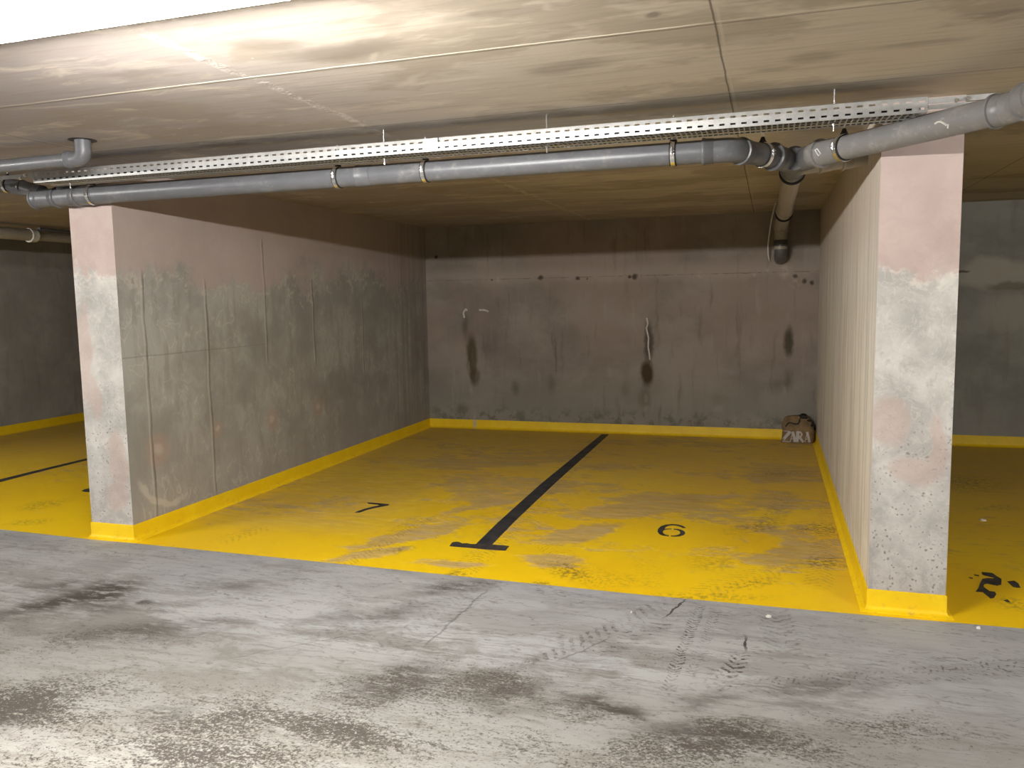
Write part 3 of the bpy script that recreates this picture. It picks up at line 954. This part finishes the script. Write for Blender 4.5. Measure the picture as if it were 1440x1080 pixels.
# ------------------------------------------------------------------ main waste pipe along the front of the bay
R = .0565
PY, PZ = 4.15, 2.2835
xe = on(1030, 214, 1, PY).x                       # where it turns into the bay
WJ = Vector((.106, 4.555, 2.2755))                  # junction
E1 = Vector((xe, PY, PZ))
xl = on(130, 271, 1, PY).x                        # left end of the straight run
main = empty('waste_pipe', (-1.8, PY, PZ), 'long straight grey waste pipe across the bay just below the cable tray', 'pipe')
bm = bmesh.new()
tube(bm, [(xl - .02, PY, PZ), (xe - .11, PY, PZ)], R)
obj('pipe_run', bm, MAT['pvc'], main, smooth=50)
# elbow and the short leg to the junction
dirj = (WJ - E1).normalized()
bm = bmesh.new()
tube(bm, bend([(xe - .14, PY, PZ), tuple(E1), tuple(E1 + dirj * .12)], .10), R + .003)
sleeve(bm, (xe - .145, PY, PZ), (1, 0, 0), .06, R + .003)
sleeve(bm, E1 + dirj * .055, dirj, .055, R + .003, .008)
obj('elbow', bm, MAT['pvc'], main, smooth=50)
bm = bmesh.new()
tube(bm, [tuple(E1 + dirj * .09), tuple(WJ - dirj * .10)], R)
obj('short_leg', bm, MAT['pvc'], main, smooth=50)
# sockets along the run
for px, py, flip in ((502, 247, 1),):
    x = on(px, py, 1, PY).x
    bm = bmesh.new()
    sleeve(bm, (x, PY, PZ), (1, 0, 0), .10, R, .005)
    obj('coupling', bm, MAT['pvc'], main, smooth=50)
# left end: tee and bend
xt = on(92, 270, 1, PY).x
def runx(px): return on(px, 271, 1, PY).x
bm = bmesh.new()
tube(bm, [(xl + .03, PY, PZ), (runx(49), PY, PZ)], R + .003)
tube(bm, [(xt, PY, PZ), (xt - .02, PY + .015, PZ + .12)], R * .9)
sleeve(bm, (runx(112), PY, PZ), (-1, 0, 0), .05, R + .003, .008)
sleeve(bm, (runx(83), PY, PZ), (-1, 0, 0), .05, R + .003, .008)
sleeve(bm, (runx(49), PY, PZ), (1, 0, 0), .06, R + .003, .010)
obj('tee_fitting', bm, MAT['pvc'], main, smooth=50)
lg = [on(60, 270.5, 1, PY)] + [on(a, b, 1, PY + .01) for a, b in ((50, 268.5), (34, 264), (12, 260.5))]
lg.append(lg[3] + Vector((-.8, 0, .004)))
bm = bmesh.new()
tube(bm, bend([tuple(p) for p in lg], .06, 5), .045)
dl = (lg[4] - lg[3]).normalized()
sleeve(bm, lg[2], dl, .07, .046, .006)
obj('left_leg', bm, MAT['pvc'], main, smooth=50)
# junction (double branch)
bm = bmesh.new()
BX = .106
dirR = (on(1412, 154, 2, 2.275) - (WJ + Vector((0, -.02, 0)))).normalized()
tube(bm, [(BX, 4.49, PZ - .006), (BX, 4.83, PZ - .010)], R + .005)
tube(bm, [tuple(WJ - dirj * .17), tuple(WJ + Vector((0, .06, 0)))], R + .004)
tube(bm, [tuple(WJ + dirR * .22 + Vector((0, -.02, 0))), tuple(WJ + Vector((0, .06, 0)))], R + .004)
sleeve(bm, WJ - dirj * .19, dirj, .055, R + .004, .011)
sleeve(bm, (BX, 4.85, PZ - .010), (0, -1, 0), .06, R + .005, .008)
obj('double_branch', bm, MAT['pvc'], main, smooth=50)

# ------------------------------------------------------------------ dusty pipe rising from the junction over the right pier
RS = WJ + dirR * .15 + Vector((0, -.02, 0))
RE = on(1412, 154, 2, 2.275)
right = empty('waste_pipe', RE, 'thick dusty grey pipe slanting in front of the top of the right pier', 'pipe')
bm = bmesh.new()
tube(bm, [tuple(RS), tuple(RE)], R + .001)
obj('pipe_run', bm, MAT['dusty'], right, smooth=50)
dR = (RE - RS).normalized()
bm = bmesh.new()
sleeve(bm, RS + dR * .05, -dR, .07, R + .003, .013)
sleeve(bm, RS + dR * ((on(1184, 208, 2, 2.2755) - RS).dot(dR) - .15), dR, .125, R + .001, .005)
obj('coupling', bm, MAT['dusty'], right, smooth=50)
bm = bmesh.new()
E2 = RE + dR * .06
tube(bm, bend([tuple(RE - dR * .02), tuple(E2), tuple(E2 + Vector((.06, -.24, .012)))], .07), R + .004)
sleeve(bm, RE - dR * .045, dR, .06, R + .003, .009)
sleeve(bm, E2 + Vector((.012, -.05, .003)), Vector((.05, -.24, .006)), .08, R + .007, .010)
obj('elbow', bm, MAT['dusty'], right, smooth=50)
bm = bmesh.new()
tube(bm, [tuple(E2 + Vector((.03, -.14, .004))), tuple(E2 + Vector((.40, -1.9, .05)))], R + .002)
obj('outgoing_leg', bm, MAT['dusty'], right, smooth=50)
# white dab of paint and a little sticker on the pipe
side_n = (CAM - (RS + RE) / 2)
side_n = (side_n - dR * side_n.dot(dR)).normalized()
upn = dR.cross(side_n)
if upn.z < 0:
    upn = -upn


def on_pipe(px, py, lift=.001):
    """point of the right pipe's skin seen at a pixel"""
    d = (RT * ((px - 720) / F_PX) - UP * ((py - 540) / F_PX) + FW).normalized()
    w0 = CAM - RS
    a = d - dR * d.dot(dR)
    b = w0 - dR * w0.dot(dR)
    rr = R + .001 + lift
    A, B, C = a.dot(a), 2 * a.dot(b), b.dot(b) - rr * rr
    disc = max(0, B * B - 4 * A * C)
    return CAM + d * ((-B - math.sqrt(disc)) / (2 * A))


bm = bmesh.new()
tube(bm, [on_pipe(*q) for q in ((1315, 174), (1319, 171.5), (1323, 171), (1327, 173), (1331, 176), (1334, 175.5), (1333, 180))], .0045, 8)
obj('paint_dab', bm, MAT['sealant'], right, smooth=60)
bm = bmesh.new()
tube(bm, [on_pipe(*q, .004) for q in ((1146, 211), (1149, 209), (1154, 216), (1151, 219), (1146, 211))], .0028, 6)
obj('white_clip', bm, MAT['whiteplastic'], right)

# ------------------------------------------------------------------ pipe running back into the bay and down into the rear wall
R2 = .062
zc = 2.272
drop = empty('waste_pipe', (BX, 6.8, zc), 'grey pipe running from the junction back into the bay and down into the rear wall', 'pipe')
YD = YB - .20
XD = on(1098, 340, 1, YD).x
bm = bmesh.new()
tube(bm, [(BX, 4.81, zc), (XD, YD - .17, zc + .005)], [R + .002, R2])
obj('pipe_run', bm, MAT['dimpipe'], drop, smooth=50)
bm = bmesh.new()
tube(bm, bend([(XD, YD - .22, zc + .004), (XD, YD, zc), (XD, YD, zc - .22)], .11), R2 + .006)
sleeve(bm, (XD, YD - .24, zc + .005), (0, 1, 0), .07, R2 + .006, .009)
obj('bend', bm, MAT['dimpipe'], drop, smooth=50)
bm = bmesh.new()
tube(bm, bend([(XD, YD, zc - .10), (XD, YD, zc - .29), (XD, YB + .05, zc - .31)], .11), R2 + .004)
sleeve(bm, (XD, YD, zc - .19), (0, 0, 1), .07, R2 + .006, .008)
obj('wall_inlet', bm, MAT['darkpipe'], drop, smooth=50)
for y in (4.99, 7.15):
    bm = bmesh.new()
    sleeve(bm, (BX + (XD - BX) * (y - 4.81) / 4.2, y, zc), (0, 1, 0), .09, R2, .008)
    obj('coupling', bm, MAT['dimpipe'], drop, smooth=50)
for y in (4.95, 7.4):
    bm = bmesh.new()
    x = BX + (XD - BX) * (y - 4.81) / 4.2
    tube(bm, [(x, y, zc), (x, y + .012, zc)], R2 + .011, 28)
    obj('rubber_seal', bm, MAT['rubber'], drop, smooth=50)

# stub branch from the junction into the right wall
stub = empty('waste_pipe', (.3, 4.6, 2.27), 'short dim pipe leading from the junction into the right wall', 'pipe')
SA, SB = Vector((BX, 4.75, 2.268)), Vector((XRA + .03, 4.84, 2.315))
ds = (SB - SA).normalized()
bm = bmesh.new()
tube(bm, [tuple(SA), tuple(SB)], .046)
obj('pipe_run', bm, MAT['dimpipe'], stub, smooth=50)
bm = bmesh.new()
sleeve(bm, SA + ds * .13, ds, .07, .046, .008)
sleeve(bm, SA + ds * .25, ds, .06, .047, .008)
obj('coupling', bm, MAT['dimpipe'], stub, smooth=50)

# ------------------------------------------------------------------ upper left pipe that rises into the slab
r3 = .036
EC = on(116, 197, 2, H)                           # hole in the ceiling
EZ = 2.372
A3 = on(-60, 240, 1, EC.y - .03)
ul = empty('waste_pipe', (EC.x, EC.y, H), 'thinner grey pipe at upper left that turns up into the ceiling', 'pipe')
bm = bmesh.new()
tube(bm, [(EC.x - .06, EC.y, EZ), tuple(A3), tuple(A3 + (A3 - Vector((EC.x, EC.y, EZ))) * .8)], r3)
obj('pipe_run', bm, MAT['pvc'], ul, smooth=50)
bm = bmesh.new()
d3 = (A3 - Vector((EC.x, EC.y, EZ))).normalized()
tube(bm, bend([tuple(Vector((EC.x, EC.y, EZ)) + d3 * .10), (EC.x, EC.y, EZ), (EC.x, EC.y, H + .02)], .07), r3 + .005)
sleeve(bm, Vector((EC.x, EC.y, EZ)) + d3 * .11, -d3, .045, r3 + .005, .006)
obj('elbow', bm, MAT['pvc'], ul, smooth=50)
bm = bmesh.new()
tube(bm, [(EC.x, EC.y, H - .002), (EC.x, EC.y, H + .01)], r3 + .035, 24)
obj('ceiling_hole', bm, MAT['blackmetal'], ul)

# ------------------------------------------------------------------ pipe clamps on hanger rods
CLG = 'pipe clamps hanging from the ceiling'


def clamp(c, axis, r, label, rod=True, bolt_side=None):
    c, axis = Vector(c), Vector(axis).normalized()
    t = empty('pipe_clamp', c, label, 'clamp', CLG)

    def ringprof(prof, mat, nm):
        bm = bmesh.new()
        tube(bm, [c + axis * a for a, _ in prof], [q for _, q in prof], 32)
        return obj(nm, bm, mat, t, smooth=40)
    ringprof([(-.017, r - .002), (-.0165, r + .003), (.0165, r + .003), (.017, r - .002)], MAT['rubber'], 'rubber_lining')
    ringprof([(-.011, r), (-.0105, r + .007), (.0105, r + .007), (.011, r)], MAT['steel'], 'band')
    toward = Vector((CAM.x - c.x, CAM.y - c.y, 0))
    toward = (toward - axis * toward.dot(axis)).normalized()
    p = c + toward * (r + .010) + Vector((0, 0, .004))
    bm = bmesh.new()
    for s in (-1, 1):
        q = p + Vector((0, 0, s * .007))
        tube(bm, [q - Vector((0, 0, .003)), q + Vector((0, 0, .003))], .011, 8)
    tube(bm, [p - Vector((0, 0, .016)), p + Vector((0, 0, .018))], .0045, 8)
    obj('clamp_screw', bm, MAT['steel'], t)
    top = c + Vector((0, 0, r + .006))
    bm = bmesh.new()
    tube(bm, [top, top + Vector((0, 0, .010)), top + Vector((0, 0, .026))], [.020, .014, .008], 12)
    obj('boss', bm, MAT['blackmetal'], t)
    if rod:
        bm = bmesh.new()
        tube(bm, [top + Vector((0, 0, .02)), (top.x, top.y, H)], .005, 10)
        obj('rod', bm, MAT['steel'], t)


for px, py, lab in ((476, 250, 'steel clamp on the long grey pipe, left of its coupling'), (599, 240, 'steel clamp on the long grey pipe, just right of its coupling'),
                    (947, 217, 'steel clamp on the long grey pipe near its right elbow'), (131, 271, 'steel clamp on the long grey pipe above the left pier')):
    x = on(px, py, 1, PY).x
    clamp((x, PY, PZ), (1, 0, 0), R, lab)
cj = E1 + dirj * .235
clamp(cj, dirj, R, 'shaded steel clamp on the short leg between elbow and junction')
s = (on(1186, 208, 2, 2.2755) - RS).dot(dR)
clamp(RS + dR * s, dR, R + .003, 'steel clamp on the dusty slanting pipe beside the right pier')
clamp(lg[3] + dl * .004, dl, .045, 'steel clamp at the far left end of the pipe, at the picture edge')

# ------------------------------------------------------------------ pipes of the left bay
lp = empty('waste_pipe', (-8.0, 6, 2.37), 'beige pipe running back under the ceiling of the left bay', 'pipe')
P0 = on(0, 327, 2, 2.36)
xq = P0.x
ysock = on(42, 331, 0, xq).y
zb = on(80, 334.5, 0, xq).z
bm = bmesh.new()
tube(bm, [(xq, YP - 1.2, P0.z), (xq, ysock, P0.z)], .064)
obj('wide_section', bm, MAT['dimpipe'], lp, smooth=50)
bm = bmesh.new()
sleeve(bm, (xq, ysock - .02, P0.z - .004), (0, 1, 0), .09, .068, .008)
obj('coupling', bm, MAT['whiteplastic'], lp, smooth=50)
bm = bmesh.new()
tube(bm, [(xq, ysock, zb), (xq, YB, zb - .01)], .048)
obj('narrow_section', bm, MAT['dimpipe'], lp, smooth=50)
dk = empty('cable_conduit', (xq, ysock + 1, 2.44), 'dark conduit lying along the beige pipe in the left bay', 'conduit')
bm = bmesh.new()
tube(bm, [(xq + .02, ysock + .10, zb + .074), (xq + .02, (ysock + YB) / 2, zb + .070), (xq + .02, YB, zb + .066)], .024, 16)
obj('conduit_run', bm, MAT['darkpipe'], dk, smooth=50)
bm = bmesh.new()
tube(bm, [(xq + .02, ysock + 1.3, zb + .07), (xq + .02, ysock + 1.3, H)], .006, 8)
obj('rod', bm, MAT['steel'], dk)

# thin white cable beside the drop pipe
cb = bmesh.new()
pts = [on(1091, 285, 1, YB - .9), on(1087, 300, 1, YB - .6), on(1084.5, 312, 1, YB - .35), on(1081.5, 332, 1, YB - .2), on(1080, 345, 1, YB - .14), on(1080, 357, 1, YB - .1), on(1082, 366, 1, YB - .02), on(1082, 367, 1, YB + .01)]
tube(cb, [tuple(p) for p in bend(pts, .2, 5)], .008, 10)
tag(obj('hanging_cable', cb, MAT['whiteplastic'], loc=pts[3], smooth=60), 'thin white cable hanging beside the pipe at the rear wall', 'cable')

# ------------------------------------------------------------------ painted marks on the floor
PT0, PT1 = .0, .0016


def floor_mark(name, outlines, label, cat, mat='paint', group=None, parts=None):
    allp = [fl(*q) for o in outlines for q in o]
    c = sum(allp, Vector()) / len(allp)
    bm = bmesh.new()
    for o in outlines:
        prism(bm, [(fl(*q).x, fl(*q).y) for q in o], PT0, PT1)
    return tag(obj(name, bm, MAT[mat], loc=(c.x, c.y, 0)), label, cat, group)


# centre divider: long line and worn crossbar
dv = empty('bay_line', fl(690, 765), 'black T-shaped divider line painted between spaces 6 and 7', 'painted line')
bm = bmesh.new()
prism(bm, [tuple(fl(*q)[:2]) for q in ((669, 765.5), (700, 735), (760, 681), (846, 610.8), (856.5, 610.8), (779, 681), (724, 733), (692, 766))], PT0, PT1)
obj('long_line', bm, MAT['paint'], dv)
bm = bmesh.new()
prism(bm, [tuple(fl(*q)[:2]) for q in ((632, 768), (636, 763), (642, 762), (646, 762.6), (650, 764.5), (656, 764.2), (661, 765.2), (668, 765.5), (688, 765.6), (716, 768), (711, 774.5), (690, 773.5), (660, 770.6), (640, 769))], PT0, PT1 + .0004)
obj('crossbar', bm, MAT['wornpaint'], dv)

floor_mark('bay_number', [[(516.5, 706.6), (531, 707.6), (547.5, 709.2), (546, 711), (538, 712.3), (527, 714.5), (516, 717.2), (506, 720.8), (499, 720.8), (503, 719),
                           (513, 715.6), (524, 712.8), (534, 710.6), (530, 709.6), (518, 708.6)]], 'black number 7 painted on the yellow floor, left of the divider', 'painted number', group='bay numbers on the floor')


def arc6():
    """stencilled 6 drawn in pixels, split by the stencil's bridges"""
    def ell(cx, cy, rx, ry, a0, a1, n=14):
        return [(cx + rx * math.cos(math.radians(a0 + (a1 - a0) * i / n)), cy - ry * math.sin(math.radians(a0 + (a1 - a0) * i / n))) for i in range(n + 1)]
    a = ell(947.5, 745.8, 23.5, 8.6, 40, 262, 26)
    b = ell(945.5, 748.2, 14.5, 5.2, 255, 100, 16)
    o1 = a + [(940.5, 752.6)] + b[1:-1] + [(944.5, 743.6), (944.5, 744.6), (938, 745.0)]
    outer = [(964.5, 742.4), (960, 739.6), (953, 737.8), (945, 737.2), (936, 738.0), (929.5, 740.2), (925.6, 743.6), (924.6, 747.5), (927, 751), (932, 753.2), (940.6, 754.2),
             (940.6, 753.0), (935.5, 751.9), (932.6, 750.2), (931.8, 748.0), (933.4, 745.8), (937, 744.7), (944.6, 744.3), (944.6, 743.5), (938.5, 743.6), (934.2, 743.6), (936.5, 741.0), (941, 739.2), (946, 738.8), (952, 739.4), (957.5, 741.2), (960.5, 742.8)]
    right_ = [(947.2, 743.7), (953, 744.0), (958.5, 745.3), (962.5, 747.6), (963.6, 749.9), (961.5, 752.4), (956, 754.2), (949.5, 754.7), (943.4, 754.4), (943.4, 753.3), (948.5, 753.3), (953, 752.5), (956.2, 750.8), (956.8, 748.8), (955, 746.6), (951.8, 745.2), (947.2, 744.7)]
    return [outer, right_]


floor_mark('bay_number', arc6(), 'black stencilled number 6 painted on the yellow floor, right of the divider', 'painted number', group='bay numbers on the floor')


def k2(pts):
    return [(1340 + x * 100 / 1440, 780 + y * 75 / 1080) for x, y in pts]


floor_mark('bay_number', [k2([(580, 355), (800, 375), (890, 440), (985, 495), (980, 610), (900, 630), (800, 612), (700, 590), (640, 600), (615, 635), (640, 670), (740, 740), (850, 755), (880, 800), (830, 880), (760, 890),
                              (690, 830), (600, 760), (460, 750), (510, 690), (560, 560), (600, 490), (700, 480), (800, 485), (860, 475), (770, 455), (600, 410)]),
                          k2([(1100, 545), (1240, 530), (1320, 580), (1370, 670), (1300, 670), (1220, 655)]), k2([(1025, 930), (1110, 910), (1165, 970), (1090, 960)]),
                          k2([(420, 400), (530, 420), (530, 440), (440, 425)]), k2([(315, 460), (400, 470), (400, 495), (330, 472)])],
           'worn, broken black number painted on the yellow floor right of the right pier', 'painted number', 'wornpaint', 'bay numbers on the floor')
floor_mark('bay_number', [[(114.5, 690.5), (119, 688.2), (126, 686.8), (136, 686.5), (140, 690), (134, 693), (125, 692), (119, 691.6)]], 'edge of a black painted number showing left of the left pier', 'painted number', 'paint', 'bay numbers on the floor')
floor_mark('bay_line', [[(-60, 689.5), (0, 674.2), (60, 659.5), (123, 644.5), (170, 633), (172, 635), (123, 647), (60, 662.5), (0, 678), (-60, 693.8)]], 'thin black divider line painted on the floor of the left bay', 'painted line')

# ------------------------------------------------------------------ litter
def scrap(px, py, w, label):
    c = fl(px, py)
    bm = bmesh.new()
    rnd = random.Random(px)
    n = 7
    ring = [(c.x + math.cos(2 * math.pi * k / n) * w * rnd.uniform(.7, 1.2), c.y + math.sin(2 * math.pi * k / n) * w * rnd.uniform(.6, 1.0)) for k in range(n)]
    lo = [bm.verts.new((x, y, .0003)) for x, y in ring]
    hi = [bm.verts.new((c.x + (x - c.x) * .85, c.y + (y - c.y) * .85, .004 + rnd.uniform(0, .008))) for x, y in ring]
    top = bm.verts.new((c.x, c.y, .012))
    for k in range(n):
        j = (k + 1) % n
        bm.faces.new((lo[k], lo[j], hi[j], hi[k]))
        bm.faces.new((hi[k], hi[j], top))
    bm.faces.new(lo[::-1])
    tag(obj('paper_scrap', bm, MAT['paper'], loc=(c.x, c.y, 0)), label, 'litter', 'scraps of litter on the floor')


scrap(1382, 732, .022, 'white paper scrap on the yellow floor of the right bay')
scrap(1080, 867.5, .016, 'white paper scrap on the grey floor before the right end of the yellow bay')
scrap(1376, 884, .011, 'tiny white scrap on the grey floor in front of the right bay')
scrap(888, 862, .006, 'tiny white fleck on the grey floor before the middle of the bay')

# ------------------------------------------------------------------ sealant drips on the rear wall
def drip(path, rad, label):
    pts = [on(a, b, 1, YB - .004) for a, b in path]
    bm = bmesh.new()
    tube(bm, bend(pts, .03, 4), rad, 10)
    c = pts[0]
    tag(obj('sealant_drip', bm, MAT['sealant'], loc=c, smooth=60), label, 'sealant', 'white sealant drips on the rear wall')


drip([(653, 447), (651.5, 440), (655, 434), (657, 437)], .010, 'hooked white sealant drip on the left of the rear wall')
drip([(674, 436), (681, 436), (687, 438)], .011, 'small level white dab of sealant on the left of the rear wall')
drip([(909.5, 447), (911, 455), (909, 462), (912, 475), (911.5, 488), (913, 497), (914, 506)], .009, 'long white sealant run down the middle of the rear wall')

# ------------------------------------------------------------------ paper bag in the rear corner
BL = fl(1098, 622.5)
BR = fl(1143.5, 624.5)
bw = (BR - BL).length
bx = Vector((BR - BL)).normalized()
by = Vector((-bx.y, bx.x, 0))
bc = (BL + BR) / 2 + by * .085
bag = empty('paper_bag', bc, 'brown paper shopping bag with large white capital letters in the rear right corner', 'bag')
bh = .285


def bag_pt(th, h):
    """h 0..1 from floor to top; th angle"""
    prof = 1.0 if h < .5 else math.sqrt(max(0, 1 - ((h - .5) / .53) ** 2.4))
    a = bw / 2 * (1.02 - .07 * h) * (.35 + .65 * prof)
    b = .085 * (1 + .08 * math.sin(h * 3)) * (.15 + .85 * prof)
    e = 2 / 3.6
    c, s = math.cos(th), math.sin(th)
    x = a * math.copysign(abs(c) ** e, c)
    y = b * math.copysign(abs(s) ** e, s)
    x += .012 * math.sin(h * 5) + .03 * max(0, h - .6)
    k = mnoise.noise(Vector((x * 16, y * 16 + 3, h * 6))) * .010 * (.15 + h)
    q = Vector((c, s, 0)) * k
    z = h * bh + .012 * mnoise.noise(Vector((x * 20, 7, y * 20))) * h
    return bc + bx * (x + q.x) + by * (y + q.y) + Vector((0, 0, z + .001))


bm = bmesh.new()
NT, NH = 64, 26
g = [[bm.verts.new(bag_pt(2 * math.pi * i / NT, j / NH)) for i in range(NT)] for j in range(NH + 1)]
for j in range(NH):
    for i in range(NT):
        bm.faces.new((g[j][i], g[j][(i + 1) % NT], g[j + 1][(i + 1) % NT], g[j + 1][i]))
bm.faces.new(g[0][::-1])
bm.faces.new(g[-1])
obj('body', bm, MAT['kraft'], bag, smooth=55)


def on_bag(u, h, lift=.0035):
    """front skin of the bag: u -1..1 across, h 0..1 up"""
    best = None
    for k in range(200):
        th = -math.pi + math.pi * k / 199
        p = bag_pt(th, h)
        x = (p - bc).dot(bx) / (bw / 2)
        if best is None or abs(x - u) < best[0]:
            best = (abs(x - u), p)
    return best[1] - by * lift


def stroke(bm, pts, w):
    """flat ribbon lettering laid on the bag's front; pts in (u, h), w half width in u"""
    dense = []
    for (a, b), (c, d) in zip(pts, pts[1:]):
        n = 6
        dense += [(a + (c - a) * k / n, b + (d - b) * k / n) for k in range(n)]
    dense.append(pts[-1])
    L, Rr = [], []
    for i, p in enumerate(dense):
        q0, q1 = dense[max(0, i - 1)], dense[min(len(dense) - 1, i + 1)]
        dx, dy = (q1[0] - q0[0]) * bw / 2, (q1[1] - q0[1]) * bh
        l = math.hypot(dx, dy) or 1
        nx, ny = -dy / l * w / (bw / 2), dx / l * w / bh
        L.append(bm.verts.new(on_bag(p[0] + nx, max(.005, p[1] + ny))))
        Rr.append(bm.verts.new(on_bag(p[0] - nx, max(.005, p[1] - ny))))
    for i in range(len(L) - 1):
        bm.faces.new((L[i], Rr[i], Rr[i + 1], L[i + 1]))


LT, LB = .44, .05
for strokes in (
    [([(-.86, LT), (-.40, LT)], .0035), ([(-.42, LT), (-.93, LB)], .014), ([(-.93, LB), (-.44, LB)], .0035)],
    [([(-.27, LT), (-.10, LB)], .014), ([(-.27, LT), (-.42, LB)], .003), ([(-.36, .17), (-.17, .17)], .003)],
    [([(.02, LT), (.02, LB)], .014), ([(.02, LT), (.22, LT - .02), (.30, LT - .09), (.24, LT - .17), (.06, LT - .20)], .008), ([(.16, LT - .20), (.40, LB)], .012)],
    [([(.62, LT), (.78, LB)], .012), ([(.62, LT), (.50, LB)], .003), ([(.54, .17), (.72, .17)], .003)],
):
    bm = bmesh.new()
    for pts, w in strokes:
        stroke(bm, pts, w)
    bmesh.ops.recalc_face_normals(bm, faces=bm.faces)
    o = obj('letter', bm, MAT['bagprint'], bag)
bm = bmesh.new()
tube(bm, bend([on_bag(u, h, .006) for u, h in ((-.72, .60), (-.62, .72), (-.45, .78), (-.20, .74), (.0, .72), (.12, .80), (.16, .93))], .03, 4), .0065, 8)
obj('handle', bm, MAT['blackstuff'], bag, smooth=60)
bm = bmesh.new()
tp = [bc + bx * (bw / 2 * u) + by * v + Vector((0, 0, z)) for u, v, z in ((.10, -.02, .262), (.18, -.05, .30), (.33, -.03, .313), (.5, .0, .300), (.62, .02, .27), (.66, .03, .22))]
tube(bm, bend(tp, .03, 4), .008, 8)
obj('handle', bm, MAT['blackstuff'], bag, smooth=60)
bm = bmesh.new()
for u, v, z, r in ((.26, -.040, .272, .020), (.46, -.045, .272, .022), (.38, .0, .287, .026), (.66, -.045, .240, .022), (.80, -.05, .19, .02)):
    bmesh.ops.create_icosphere(bm, subdivisions=2, radius=r, matrix=Matrix.Translation(bc + bx * (bw / 2 * u) + by * v + Vector((0, 0, z))) @ Matrix.Diagonal((1.3, 1, .8, 1)))
for vtx in bm.verts:
    vtx.co += Vector((1, 1, 1)) * .006 * mnoise.noise(vtx.co * 40)
obj('dark_contents', bm, MAT['blackstuff'], bag, smooth=60)

# ------------------------------------------------------------------ world and view
w = bpy.data.worlds.new('world')
scene.world = w
w.use_nodes = True
bg = w.node_tree.nodes['Background']
bg.inputs[0].default_value = (.9, .9, 1, 1)
bg.inputs[1].default_value = .02
vs = scene.view_settings
vs.view_transform = 'Standard'
vs.look = 'None'
vs.gamma = 1.0
vs.use_curve_mapping = False
vs.exposure = 0.0
scene.cycles.max_bounces = 10
scene.cycles.diffuse_bounces = 2
